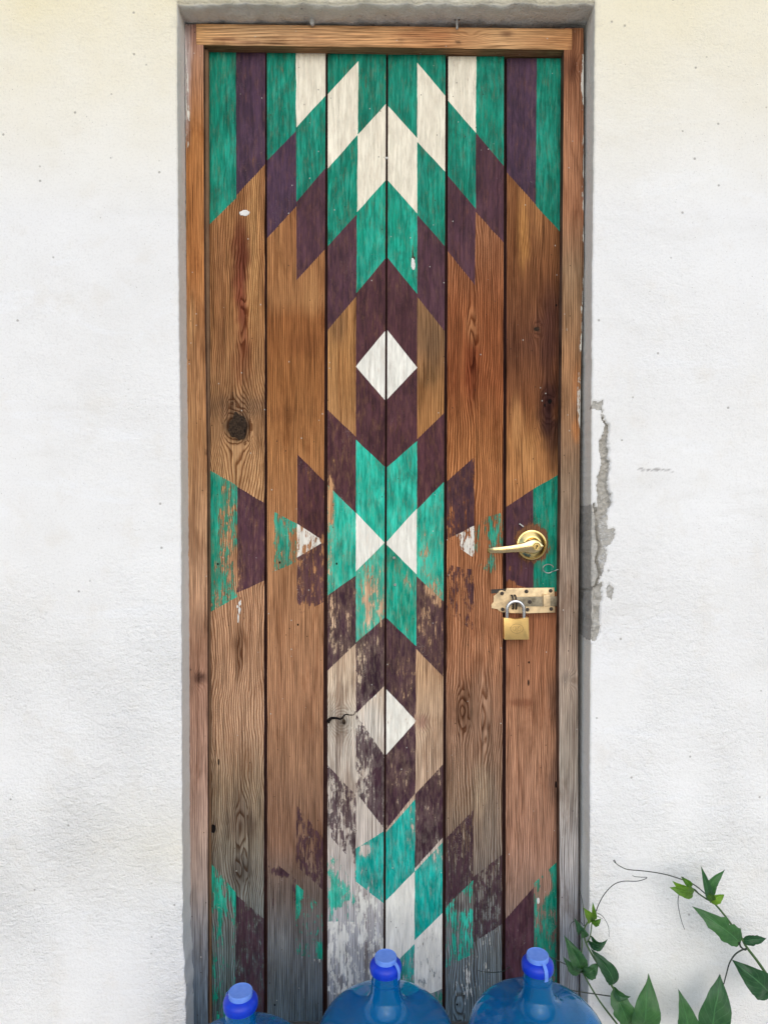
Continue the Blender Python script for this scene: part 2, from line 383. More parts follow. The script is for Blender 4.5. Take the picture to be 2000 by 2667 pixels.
def seg_d(p, a, b):
    ax, ay = a; bx, by = b; dx, dy = bx-ax, by-ay
    t = max(0, min(1, ((p[0]-ax)*dx + (p[1]-ay)*dy)/(dx*dx + dy*dy + 1e-9)))
    return math.hypot(p[0]-ax-dx*t, p[1]-ay-dy*t)
SCRIB = []
rs = random.Random(3)
xx = 1662
while xx < 1738:
    SCRIB.append([(xx, 1224 + rs.uniform(-3, 3)), (xx + rs.uniform(2, 7), 1221 + rs.uniform(-4, 3)), (xx + rs.uniform(3, 9), 1225 + rs.uniform(-3, 2))]); xx += rs.uniform(5, 9)
SCRIB.append([(1748, 1229), (1754, 1228)])
def cracked(px, py):
    """bare cement (0..1) and relief (m, negative is inwards) of the broken plaster beside the door"""
    if not (1490 < px < 1625 and 1030 < py < 1690): return 0.0, 0.0
    jx = 4.5*nz(px*0.06, py*0.06, 3.1) + 3*nz(px*0.21, py*0.21, 7.7); jy = 4.5*nz(px*0.06, py*0.06, 9.4) + 3*nz(px*0.2, py*0.2, 1.7)
    qx, qy = px + jx, py + jy
    X, Y = (qx-1450)/0.3346, (qy-980)/0.3346
    c, d = 0.0, 0.0
    if 255 <= Y <= 1105:
        cx = interp([(a, b) for a, b, _ in STRIP], Y); hw = interp([(a, b) for a, _, b in STRIP], Y)*0.85
        q = 1 - abs(X-cx)/max(hw, 1)
        if q > -0.25: c = max(c, min(1, 0.55 + q)); d = min(d, -0.013*min(1, max(0, q + 0.25)*2.6) + 0.005*nz(px*0.12, py*0.12, 5) + 0.002*nz(px*0.4, py*0.4, 5))
    if inside(TOPB, qx, qy): c = 1.0; d = min(d, -0.003)
    if inside(CHUNK, px + jx*0.3, py + jy*0.3): c = 1.0; d = max(d, 0.0025) if d > -0.002 else d
    if inside(FRINGE, qx, qy): c = max(c, 0.56); d = min(d, -0.002)
    if inside(LOWER, qx, qy): c = 0.72; d = min(d, -0.006 + 0.008*nz(px*0.05, py*0.05, 2.2) + 0.003*nz(px*0.3, py*0.3, 2.2))
    if inside(SPOT, qx, qy): c = max(c, 0.58); d = min(d, -0.0015)
    m = min(seg_d((px + jx*0.3, py + jy*0.3), p, q) for p, q in zip(CRACK, CRACK[1:]))
    if m < 4.0: d = min(d, -0.026*(1 - m/4.0)); c = max(c, 0.9)
    return c, d
def wall():
    V, Fc, CE, WARM, DI, SCR, CO = [], [], [], [], [], [], []
    def add(x, y, z, n, part):
        px, py = PX(x, y, z)
        wx = x; zz = z
        d = 0.0017*nz(wx*3.1, zz*3.1, y*3) + 0.0011*nz(wx*17, zz*17, 4 + y*17) + 0.0006*nz(wx*60, zz*60, 8 + y*60)
        if n[1] > -0.5: d *= 0.35
        c, dd = (cracked(px, py) if part == 'R' else (0.0, 0.0))
        front = n[1] < -0.5
        if not front: dd *= 0.25
        warm_light_stain = 0.0; dirt = 0.0; coarse = 1.0
        if front:
            warm_light_stain = max(0.0, min(1.0, (560 - py)/560.0))*(1.0 if px < 600 else 0.85) + 0.10*max(0, nz(wx*2.2, zz*2.2, 20))  # warm light near the wall top put into the plaster colour, plus faint stains
            if px < 480: warm_light_stain += 0.30*max(0, 1 - abs(py-2210)/170.0)*max(0, nz(wx*3, zz*5, 31) + 0.45)
            coarse = (0.4 + 1.7*max(0, min(1, (py-1300)/900.0)))*max(0.25, 0.85 + 1.3*nz(wx*2.6, zz*2.6, 40) + 0.6*nz(wx*9, zz*6, 41))
        else:
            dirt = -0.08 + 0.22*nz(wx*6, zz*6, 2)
            coarse = 0.7; warm_light_stain = 0.32  # cream painted on the reveals to offset the blue skylight
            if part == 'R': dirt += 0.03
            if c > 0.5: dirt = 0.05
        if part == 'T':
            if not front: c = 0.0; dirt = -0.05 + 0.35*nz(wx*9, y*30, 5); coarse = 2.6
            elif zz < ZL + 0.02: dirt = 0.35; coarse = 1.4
        k = abs(px - (interp(WL, py) if x < 0 else interp(WR, py)))
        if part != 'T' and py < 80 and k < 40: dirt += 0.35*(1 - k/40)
        if part == 'R' and front and k < 30 and py > 2280: dirt += 0.25*max(0, nz(wx*25, zz*25, 2.0) + 0.3)
        s = 0.0
        if part == 'R' and front and 1650 < px < 1760 and 1205 < py < 1240:
            m = min(seg_d((px, py), q[i], q[i+1]) for q in SCRIB for i in range(len(q)-1))
            s = max(0, 1 - m/2.6)
        V.append((x + n[0]*(d+dd), y + n[1]*(d+dd), z + n[2]*(d+dd)))
        CE.append(c); WARM.append(warm_light_stain); DI.append(dirt); SCR.append(s); CO.append(coarse)
        return len(V)-1
    def zrows(fine):
        zs = []; z = -0.1
        while z < 3.4:
            zs.append(z)
            py = PX(0, 0, z)[1]
            z += (0.003 if fine and 1030 < py < 1690 else 0.009) if -40 < py < 2720 else 0.06
        zs.append(3.4); return zs
    def pier(side, part):
        sg = 1 if side == 'R' else -1; line = WR if side == 'R' else WL
        r = 0.005; prof = []
        y = 0.15
        while y > r: prof.append((0.0, y, 'rev')); y -= 0.006
        for k in range(6):
            a = math.pi/2*k/5; prof.append((r*(1-math.cos(a)), r*(1-math.sin(a)), a))
        x = r + 0.003
        while x < 3.2:
            prof.append((x, 0.0, 'fr')); x += 0.003 if (x < 0.09 and side == 'R') else (0.0045 if x < 0.22 and side == 'R' else (0.009 if x < 0.75 else 0.12))
        rows = []
        for z in zrows(side == 'R'):
            py = PX(0, 0, z)[1]
            e = U(interp(line, py), py, 0).x
            rough = 0.0010 + (0.0045 if (side == 'L' and py > 2350) else 0.0)
            e += sg*(rough*nz(z*22, 3.3 if sg > 0 else 8.8) + 0.0014*nz(z*70, 1.1))
            rs_ = 1.0 if z < ZL + 0.004 else 0.04
            row = []
            for (px_, yy, t) in prof:
                if t == 'rev': n = (-sg, 0, 0); X = e
                elif t == 'fr': n = (0, -1, 0); X = e + sg*px_
                else: n = (-sg*math.cos(t), -math.sin(t), 0); X = e + sg*px_*rs_; yy = yy*rs_
                row.append(add(X, yy, z, n, part))
            rows.append(row)
        for r0, r1 in zip(rows, rows[1:]):
            for i in range(len(r0)-1):
                q = (r0[i], r0[i+1], r1[i+1], r1[i]); Fc.append(q if sg > 0 else q[::-1])
    pier('L', 'L'); pier('R', 'R')
    # lintel
    xl = U(461.5, 9, 0).x - 0.0005; xr = U(1549, 9, 0).x + 0.0005
    N = 190; r = 0.016; rows = []
    prof = []
    y = 0.15
    while y > r: prof.append((0.0, y, (0, 0, -1))); y -= 0.005
    for k in range(7):
        a = math.pi/2*k/6; prof.append((r*(1-math.cos(a)), r*(1-math.sin(a)), (0, -math.sin(a), -math.cos(a))))
    z = r + 0.005
    while z < 3.4 - ZL: prof.append((z, 0.0, (0, -1, 0))); z += 0.006 if z < 0.05 else 0.15
    prof.append((3.4-ZL, 0.0, (0, -1, 0)))
    for (h, yy, n) in prof:
        row = []
        for i in range(N+1):
            x = xl + (xr-xl)*i/N
            ed = min(1, min(i, N-i)/4)
            j = (0.006*nz(x*14, yy*9, 5) + 0.0042*nz(x*45, yy*30, 6))*max(0, 1 - h/0.06)*ed
            row.append(add(x, yy, ZL + h + j, n, 'T'))
        rows.append(row)
    for r0, r1 in zip(rows, rows[1:]):
        for i in range(N): Fc.append((r0[i], r0[i+1], r1[i+1], r1[i]))
    # back and top so that the wall is a body
    b = len(V)
    for x, y, z in ((-3.9, 0.30, -0.1), (3.9, 0.30, -0.1), (3.9, 0.30, 3.4), (-3.9, 0.30, 3.4), (-3.7, 0.0, 3.4), (3.7, 0.0, 3.4)):
        V.append((x, y, z)); CE.append(0); WARM.append(0); DI.append(0); SCR.append(0); CO.append(1)
    Fc.append((b, b+3, b+2, b+1)); Fc.append((b+4, b+5, b+2, b+3))
    o = mesh_obj('plastered_wall', V, Fc, PLASTER)
    for nme, arr in (('cement', CE), ('warm_light_stain', WARM), ('dirt', DI), ('scratch', SCR), ('coarse', CO)): attr(o, nme, 'FLOAT', arr)
    tag(o, 'white limewashed plaster wall with a cracked grey cement edge beside the door', 'wall')
    return o
WALL = wall()

# ------------------------------------------------------------------ boards
C = {'G': lin((0, 126, 101)), 'H': lin((4, 144, 117)), 'L': lin((34, 172, 145)), 'T': lin((8, 158, 144)),
     'P': lin((80, 50, 60)), 'B': lin((73, 50, 68)), 'Q': lin((78, 45, 51)), 'D': lin((66, 42, 52)),
     'W': lin((226, 216, 194)), 'V': lin((224, 220, 208)), 'K': lin((0, 104, 92)), 'N': (0, 0, 0)}
class Board:
    def __init__(s): s.v, s.f, s.g, s.t, s.p, s.r = [], [], [], [], [], []
    def vert(s, co, g, tone, paint, ring):
        s.v.append(co); s.g.extend(g); s.t.extend(tone + (1.0,) if len(tone) == 3 else tone); s.p.extend(paint); s.r.append(ring)
        return len(s.v)-1
    def build(s, name, parent, grain):
        org = parent.matrix_world.translation if False else parent.location
        o = mesh_obj(name, s.v, s.f, WOOD, parent, smooth=False, origin=None)
        for v in o.data.vertices: v.co -= Vector(org)
        attr(o, 'gco', 'FLOAT_VECTOR', s.g); attr(o, 'tone', 'FLOAT_COLOR', s.t); attr(o, 'paint', 'FLOAT_COLOR', s.p)
        attr(o, 'ring', 'FLOAT', s.r); attr(o, 'grain', 'FLOAT', [grain]*len(s.v))
        return o
def blobs(tone, lst, px, py):
    for (bx, by, rx, ry, c, k) in lst:
        bx = bx + rx*(0.55*nz(px*0.05, py*0.014, 2.5) + 0.35*nz(px*0.12, py*0.05, 6.5))
        d = ((px-bx)/rx)**2 + ((py-by)/ry)**2
        if d < 9:
            a = k*math.exp(-d*d*0.6)
            tone = tuple(p + (q-p)*a for p, q in zip(tone, c))
    return tone
def plank(parent, name, yd, thick, XL, XR, splits, cols, y0, y1, tones, tblobs, wear_blobs, ringfn, grain, seed, edge_tone, ncol=7, step=5.0, ch=0.9, horiz=False):
    """one board: XL/XR/splits are lines of (py, px); cols hold the painted fields of each column from the top down as (yl, yr, colour, wear)"""
    B = Board()
    if seed < 20: XL = [(q[0], q[1] - 0.9) for q in XL]; XR = [(q[0], q[1] + 0.9) for q in XR]
    lines = [[(q[0], q[1] + ch) for q in XL]] + splits + [[(q[0], q[1] - ch) for q in XR]]
    def vtx(px, py, col, wear, depth=0.0, edge=False, wob=True):
        co_ = U(px, py, yd); co_.y += depth
        tn = blobs(interp(tones, py), tblobs, px, py) if not edge else edge_tone
        if not edge:   # the wood is drier and more bleached lower down
            q = max(0.0, min(1.0, (py - 1150)/1250.0)); lum = 0.3*tn[0] + 0.5*tn[1] + 0.2*tn[2]
            tn = tuple((v*(1 - 0.04 - 0.13*q) + lum*(0.04 + 0.13*q))*(1 + 0.24*q) for v in tn)
        g = (co_.x, co_.z, seed) if not horiz else (co_.z, co_.x, seed)
        wv = wear
        for (bx, by, rx, ry, k) in wear_blobs:
            d = ((px-bx)/rx)**2 + ((py-by)/ry)**2
            if d < 6: wv += k*math.exp(-d*d)
        amt = 0.0 if col == 'N' else max(0.0, 1.0 - max(0.0, wv))
        return B.vert(co_, g, tn, C[col] + (amt,), ringfn(co_.x, co_.z, px, py))
    for ci, fields in enumerate(cols):
        La, Lb = lines[ci], lines[ci+1]
        tl = tr = y0
        allf = [(f if len(f) == 4 else f + (0.0,)) for f in fields]
        for fi, (bl, br, col, wear) in enumerate(allf):
            last = bl is None
            if last: bl = br = y1
            nrow = max(1, int(math.ceil(max(bl-tl, br-tr)/step)))
            idx = []
            for j in range(nrow+1):
                row = []
                for i in range(ncol+1):
                    u = i/ncol
                    ya = tl + (tr-tl)*u; yb = bl + (br-bl)*u
                    if not (tl == y0 and tr == y0): ya += (1.5*nz(ya*0.05, ci*7.7 + u*2.2, seed) + 0.9*nz(ya*0.3, ci*7.7 + u*9, seed)) *min(1, 3*u*(1-u)+0.3)
                    if not last: yb += (1.5*nz(yb*0.05, ci*7.7 + u*2.2, seed) + 0.9*nz(yb*0.3, ci*7.7 + u*9, seed))*min(1, 3*u*(1-u)+0.3)
                    py = ya + (yb-ya)*j/nrow
                    xa, xb = interp(La, py), interp(Lb, py)
                    if ci > 0: xa += 1.1*nz(py*0.02, seed, ci) + 0.7*nz(py*0.11, seed, ci)
                    if ci < len(cols)-1: xb += 1.1*nz(py*0.02, seed, ci+1) + 0.7*nz(py*0.11, seed, ci+1)
                    row.append(vtx(xa + (xb-xa)*u, py, col, wear))
                idx.append(row)
            for r0, r1 in zip(idx, idx[1:]):
                for i in range(ncol): B.f.append((r0[i], r1[i], r1[i+1], r0[i+1]))
            tl, tr = bl, br
    # chamfers, sides, ends
    n = 40; prev = None
    for j in range(n+1):
        py = y0 + (y1-y0)*j/n
        a = [vtx(interp(XL, py) + ch, py, 'N', 0, 0, True), vtx(interp(XL, py), py, 'N', 0, 0.0022, True), vtx(interp(XL, py), py, 'N', 0, thick, True),
             vtx(interp(XR, py), py, 'N', 0, thick, True), vtx(interp(XR, py), py, 'N', 0, 0.0022, True), vtx(interp(XR, py) - ch, py, 'N', 0, 0, True)]
        if prev:
            for i in (0, 1, 2, 3, 4): B.f.append((prev[i], prev[i+1], a[i+1], a[i]))
        else: B.f.append((a[0], a[1], a[2], a[3], a[4], a[5]))
        prev = a
    B.f.append(tuple(prev[::-1]))
    return B.build(name, parent, grain)

# ring fields (growth rings cut by the face of the board)
def flat_sawn(x0, sp, h0, k, wavy, knots=()):
    def f(x, z, px, py):
        h = h0 + k*z + wavy*nz(z*1.7, x0*9, 1.3) + wavy*0.4*nz(z*7, x*10, 4.4)
        xs = x - x0 + 0.004*nz(z*5, x*5, 8.8) + 0.0022*nz(z*17, x*24, 3.8)
        r = math.sqrt(xs*xs + h*h)/sp
        for (kx, kz, rx, rz, a) in knots:
            d = ((x-kx)/rx)**2 + ((z-kz)/rz)**2
            r += a*math.exp(-d)
        return r
    return f
def straight(sp, wavy=0.3, knots=(), horiz=False):
    def f(x, z, px, py):
        a, b = (z, x) if horiz else (x, z)
        r = a/sp + wavy*nz(b*5, a*14, 2.2)
        for (kx, kz, rx, rz, k) in knots:
            r += k*math.exp(-((x-kx)/rx)**2 - ((z-kz)/rz)**2)
        return r
    return f
def flow(sp, wavy, obst, slope=0.0):
    """grain that runs along the board and parts around knots"""
    def f(x, z, px, py):
        u = x
        for (kx, kz, R, st) in obst:
            dx = x - kx; dz = (z - kz)/st
            q = dx*dx + dz*dz
            if q > R*R: u -= dx*R*R/q
            else: u += -dx + (R - math.sqrt(q))*0.8
        return u/sp + slope*z + wavy*nz(z*4.5, x*13, 2.2) + wavy*0.55*nz(z*13, x*34, 5.5) + 0.2*nz(z*50, x*60, 7.7)
    return f
def at(px, py): p = U(px, py, Y_DOOR); return p.x, p.z
def knot(px, py, rx, rz, a): x, z = at(px, py); return (x, z, rx, rz, a)

L = lin
DOOR = empty('plank_door', U(1000, 2660, Y_DOOR), 'tall wooden plank door painted with teal, plum and cream arrow pattern, flaking below', 'door')
Y0, Y1 = 112.0, 2660.0
LN = lambda a, b: [(150, a), (2550, b)]
EDGE = (0.075, 0.032, 0.028)
# --- board 1
GREY1 = [(500, L((160, 110, 66))), (800, L((168, 118, 70))), (1100, L((160, 118, 78))), (1250, L((184, 138, 90))), (1500, L((180, 132, 92))), (1900, L((172, 132, 96))),
         (2050, L((142, 118, 88))), (2200, L((118, 106, 86))), (2350, L((108, 108, 98))), (2500, L((88, 104, 100))), (2660, L((72, 98, 100)))]  # blue light from the bottles is mixed into the boards' grey foot tones
plank(DOOR, 'plank', Y_DOOR, 0.03, LN(538, 546), LN(691, 687), [[(150, 614.5), (1250, 619), (2550, 614)]],
  [[(591, 516, 'G'), (1222, 1264, 'N'), (1597, 1555, 'H', 0.33), (2242, 2325, 'N'), (None, 0, 'H', 0.55)],
   [(509, 428, 'B'), (1268, 1310, 'N'), (1544, 1512, 'P', 0.05), (2331, 2392, 'N'), (None, 0, 'D', 0.30)]],
  Y0, Y1, GREY1,
  [(628, 700, 20, 130, L((98, 40, 30)), 0.85), (635, 830, 16, 90, L((120, 58, 38)), 0.7), (630, 940, 20, 60, L((120, 66, 40)), 0.6), (620, 1112, 27, 34, L((52, 38, 28)), 1.2),
   (620, 1060, 70, 30, L((112, 84, 60)), 0.7), (622, 1700, 14, 60, L((105, 70, 44)), 0.8), (630, 2130, 30, 70, L((92, 74, 58)), 0.8), (628, 2260, 24, 45, L((74, 64, 54)), 0.8), (660, 620, 14, 200, L((196, 146, 88)), 0.6), (575, 760, 22, 200, L((140, 92, 58)), 0.5)],
  [(560, 1290, 14, 50, -0.3), (555, 1360, 10, 200, -0.25), (600, 1440, 22, 80, 0.22), (622, 1500, 8, 60, 0.5), (550, 2290, 12, 50, -0.4), (575, 2360, 8, 90, -0.5), (590, 2480, 20, 110, 0.25), (612, 2330, 10, 60, -0.5)],
  flow(0.0056, 2.3, [(at(620, 1112)[0], at(620, 1112)[1], 0.035, 1.35), (at(606, 1050)[0], at(606, 1050)[1], 0.008, 1.2), (at(630, 2150)[0], at(630, 2150)[1], 0.016, 4.0), (at(628, 2265)[0], at(628, 2265)[1], 0.014, 2.5), (at(632, 830)[0], at(632, 830)[1], 0.011, 6.0), (at(624, 1700)[0], at(624, 1700)[1], 0.010, 4.0)]), 1.0, 1.7, EDGE)
# --- board 2
plank(DOOR, 'plank', Y_DOOR, 0.03, LN(696, 697), LN(848, 840), [[(150, 771), (1250, 774.5), (2550, 770)]],
  [[(418, 341, 'G'), (620, 537, 'B'), (1323, 1364, 'N'), (1497, 1462, 'H', 0.40), (2230, 2291, 'N'), (2385, 2345, 'D', 0.74), (2480, 2480, 'N'), (None, 0, 'H', 0.93)],
   [(332, 250, 'W'), (526, 439, 'G'), (730, 649, 'P'), (1183, 1253, 'N'), (1364, 1409, 'Q', 0.06), (1452, 1411, 'V', 0.30), (1605, 1568, 'P', 0.28), (2095, 2183, 'N'), (2254, 2318, 'D', 0.46), (2301, 2365, 'N'), (2485, 2500, 'H', 0.62), (None, 0, 'V', 0.88)]],
  Y0, Y1, [(500, L((150, 98, 58))), (780, L((158, 108, 64))), (830, L((142, 88, 46))), (1000, L((152, 98, 52))), (1200, L((166, 112, 64))), (1500, L((166, 116, 74))), (1800, L((162, 114, 76))), (2000, L((140, 100, 68))), (2200, L((118, 86, 64))), (2330, L((102, 88, 76))), (2450, L((96, 96, 92))), (2660, L((78, 92, 94)))],
  [(720, 620, 16, 160, L((176, 122, 72)), 0.6), (790, 900, 40, 30, L((120, 70, 36)), 0.5), (735, 1080, 60, 20, L((126, 78, 42)), 0.4), (810, 760, 18, 60, L((180, 130, 78)), 0.5), (735, 2160, 40, 60, L((128, 88, 58)), 0.4), (770, 2330, 60, 30, L((92, 76, 66)), 0.5)],
  [(700, 1400, 14, 120, 0.7), (735, 1400, 12, 60, -0.25), (765, 1440, 10, 40, 0.3), (800, 1430, 14, 14, 0.3), (790, 1590, 40, 25, 0.4), (840, 1400, 10, 12, 0.5), (775, 2330, 10, 60, -0.55), (800, 2370, 30, 60, 0.06), (740, 2270, 36, 14, -0.5), (835, 2480, 10, 40, -0.3)],
  straight(0.0046, 1.3), 0.72, 5.1, EDGE)
# --- board 3
plank(DOOR, 'plank', Y_DOOR, 0.03, LN(854, 853), LN(1005, 998), [[(150, 933.6), (900, 927), (2100, 927), (2550, 926)]],
  [[(245, 159, 'G'), (439, 351, 'W'), (641, 558, 'G'), (860, 772, 'P'), (1067, 1138, 'N'), (1263, 1337, 'Q', 0.08), (1551, 1499, 'L', 0.12), (1747, 1676, 'D', 0.16), (1993, 2071, 'N'), (2170, 2254, 'D', 0.43), (2225, 2262, 'N'), (2400, 2400, 'L', 0.70), (2590, 2590, 'V', 0.52), (None, 0, 'H', 0.8)],
   [(351, 271, 'G'), (552, 470, 'W'), (764, 673, 'H'), (954, 862, 'Q'), (955, 1042, 'V'), (1145, 1216, 'Q'), (1335, 1413, 'L'), (1489, 1413.5, 'V'), (1674, 1609, 'L', 0.30), (1858, 1787, 'D', 0.20), (1860, 1966, 'V', 0.78), (2064, 2156, 'D', 0.38), (2210, 2165, 'N'), (2296, 2352, 'T', 0.20), (2590, 2590, 'V', 0.54), (None, 0, 'N')]],
  Y0, Y1, [(700, L((160, 112, 66))), (900, L((172, 122, 70))), (1100, L((176, 126, 76))), (1500, L((192, 148, 108))), (1760, L((194, 168, 136))), (1900, L((180, 164, 142))), (2200, L((170, 156, 140))), (2400, L((164, 158, 150))), (2660, L((124, 128, 128)))],
  [(880, 850, 20, 40, L((130, 92, 58)), 0.7), (900, 980, 24, 90, L((150, 100, 52)), 0.5), (900, 2060, 14, 60, L((150, 128, 104)), 0.5), (892, 1878, 12, 12, L((70, 62, 54)), 0.9), (885, 1880, 36, 36, L((150, 140, 122)), 0.6), (960, 1890, 30, 60, L((200, 190, 172)), 0.6)],
  [(860, 1290, 10, 60, 0.45), (858, 1400, 7, 200, 0.4), (866, 1620, 10, 60, 0.35), (905, 1630, 8, 50, 0.28), (890, 1690, 40, 20, 0.15), (960, 1560, 14, 70, 0.35), (990, 1600, 10, 60, 0.3), (940, 1440, 26, 40, -0.2), (938, 1720, 9, 80, 0.35), (975, 1760, 20, 60, -0.3), (985, 2010, 16, 50, -0.45), (930, 2020, 26, 50, 0.12), (980, 2100, 16, 40, -0.25), (950, 2215, 16, 16, 0.5), (960, 2260, 30, 40, -0.1), (880, 2330, 26, 40, -0.55), (865, 2270, 8, 30, -0.4), (910, 2240, 8, 60, 0.3), (865, 2420, 8, 60, -0.35), (890, 2470, 8, 70, -0.35), (945, 2400, 10, 60, -0.3), (975, 2400, 30, 30, 0.1), (1000, 1330, 30, 40, -0.1)],
  flow(0.0050, 1.3, [(at(888, 1876)[0], at(888, 1876)[1], 0.030, 1.15)]), 0.5, 9.3, EDGE)
# --- board 4
plank(DOOR, 'plank', Y_DOOR, 0.03, LN(1011, 1004), LN(1160, 1151), [[(150, 1086.6), (1250, 1086), (2100, 1081), (2550, 1079)]],
  [[(276, 360, 'G'), (470, 556, 'W'), (671, 766, 'H'), (860, 957, 'Q'), (1040, 957.5, 'V'), (1217, 1149, 'Q'), (1411, 1325, 'L'), (1419, 1496, 'V'), (1610, 1683, 'H', 0.10), (1795, 1876, 'D', 0.16), (1966, 1880, 'V', 0.12), (2162, 2066, 'D', 0.16), (2168, 2082, 'N'), (2346, 2269, 'T', 0.06), (2535, 2458, 'V', 0.12), (None, 0, 'T', 0.34)],
   [(163, 250, 'G'), (369, 447, 'W'), (559, 641, 'G'), (773, 862, 'P'), (1144, 1075, 'N'), (1327, 1255, 'Q'), (1500, 1566, 'L', 0.10), (1690, 1762, 'D', 0.24), (2068, 1991, 'N'), (2262, 2182, 'D', 0.14), (2270, 2194, 'N'), (2449, 2378, 'T', 0.08), (2606, 2575, 'V', 0.16), (None, 0, 'H', 0.5)]],
  Y0, Y1, [(770, L((140, 102, 66))), (900, L((128, 94, 62))), (1000, L((150, 104, 60))), (1130, L((158, 108, 60))), (1550, L((186, 144, 104))), (1760, L((168, 130, 92))), (1900, L((182, 150, 116))), (2060, L((176, 146, 116))), (2300, L((176, 166, 150))), (2660, L((104, 118, 116)))],
  [(1130, 900, 20, 60, L((108, 80, 54)), 0.6), (1110, 980, 26, 26, L((120, 88, 54)), 0.6), (1098, 1880, 16, 18, L((140, 96, 78)), 0.7), (1075, 670, 6, 18, L((40, 60, 50)), 0.9), (1040, 1912, 6, 5, L((90, 84, 74)), 0.8)],
  [(1075, 672, 8, 26, 0.75), (1105, 1450, 14, 60, 0.3), (1130, 1540, 26, 40, 0.32), (1055, 1510, 10, 14, 0.35), (1060, 1760, 20, 40, 0.18), (1110, 1620, 20, 40, 0.15), (1040, 2010, 26, 40, 0.16), (1120, 2100, 24, 50, 0.12), (1140, 2020, 10, 30, 0.25), (1070, 2110, 10, 14, 0.3), (1142, 2235, 14, 40, 0.4), (1076, 2170, 10, 40, 0.3), (1080, 1855, 10, 20, 0.3), (1095, 2555, 8, 10, 0.5), (1135, 2535, 5, 24, 0.7), (1100, 2480, 26, 30, 0.05)],
  straight(0.0055, 1.6, (knot(1100, 1882, 0.02, 0.022, 2.5), knot(1040, 1770, 0.025, 0.03, 1.5))), 0.5, 12.9, EDGE)
# --- board 5
plank(DOOR, 'plank', Y_DOOR, 0.03, LN(1167, 1160), LN(1312, 1306), [[(150, 1240), (1250, 1235), (2550, 1231)]],
  [[(262, 346, 'W'), (458, 544, 'G'), (654, 743, 'P'), (1254, 1189, 'N'), (1405, 1369, 'D', 0.16), (1407, 1453, 'V', 0.42), (1470, 1484, 'N'), (1590, 1647, 'D', 0.58), (2184, 2110, 'N'), (2362, 2292, 'D', 0.34), (2520, 2485, 'L', 0.40), (None, 0, 'V', 0.76)],
   [(346, 432, 'G'), (552, 631, 'P'), (1357, 1334, 'N'), (1485, 1500, 'H', 0.55), (2285, 2226, 'N'), (2456, 2407, 'D', 0.40), (None, 0, 'V', 0.80)]],
  147.0, Y1, [(600, L((150, 98, 64))), (800, L((142, 84, 48))), (1000, L((140, 80, 44))), (1180, L((162, 104, 58))), (1400, L((164, 104, 62))), (1700, L((164, 110, 72))), (1900, L((142, 104, 76))), (2100, L((134, 108, 82))), (2250, L((116, 102, 88))), (2450, L((112, 118, 114))), (2660, L((92, 110, 112)))],
  [(1225, 960, 14, 90, L((112, 52, 26)), 0.8), (1228, 850, 14, 40, L((176, 120, 74)), 0.5), (1205, 1840, 26, 60, L((104, 70, 46)), 0.8), (1190, 1860, 10, 24, L((84, 54, 36)), 0.6), (1255, 1840, 24, 90, L((150, 116, 88)), 0.5), (1280, 2140, 20, 120, L((108, 96, 82)), 0.5), (1250, 2060, 20, 60, L((168, 144, 112)), 0.6), (1195, 2360, 14, 14, L((72, 64, 60)), 0.7)],
  [(1172, 1370, 14, 60, 0.3), (1185, 1425, 14, 30, 0.6), (1222, 1430, 12, 30, -0.3), (1226, 1540, 9, 80, -0.28), (1180, 1510, 10, 40, -0.15), (1255, 1480, 10, 60, 0.25), (1285, 1390, 18, 40, -0.35), (1262, 1400, 10, 60, 0.15), (1300, 1480, 12, 40, 0.3), (1206, 2350, 24, 24, 0.4), (1165, 2440, 8, 60, 0.4), (1215, 2560, 12, 60, -0.22), (1268, 2480, 20, 60, -0.1)],
  flow(0.0058, 1.5, [(at(1228, 900)[0], at(1228, 900)[1], 0.013, 8.0), (at(1205, 1850)[0], at(1205, 1850)[1], 0.018, 3.0), (at(1258, 1860)[0], at(1258, 1860)[1], 0.014, 5.0), (at(1195, 2620)[0], at(1195, 2620)[1], 0.016, 2.5)]), 1.0, 15.5, EDGE)
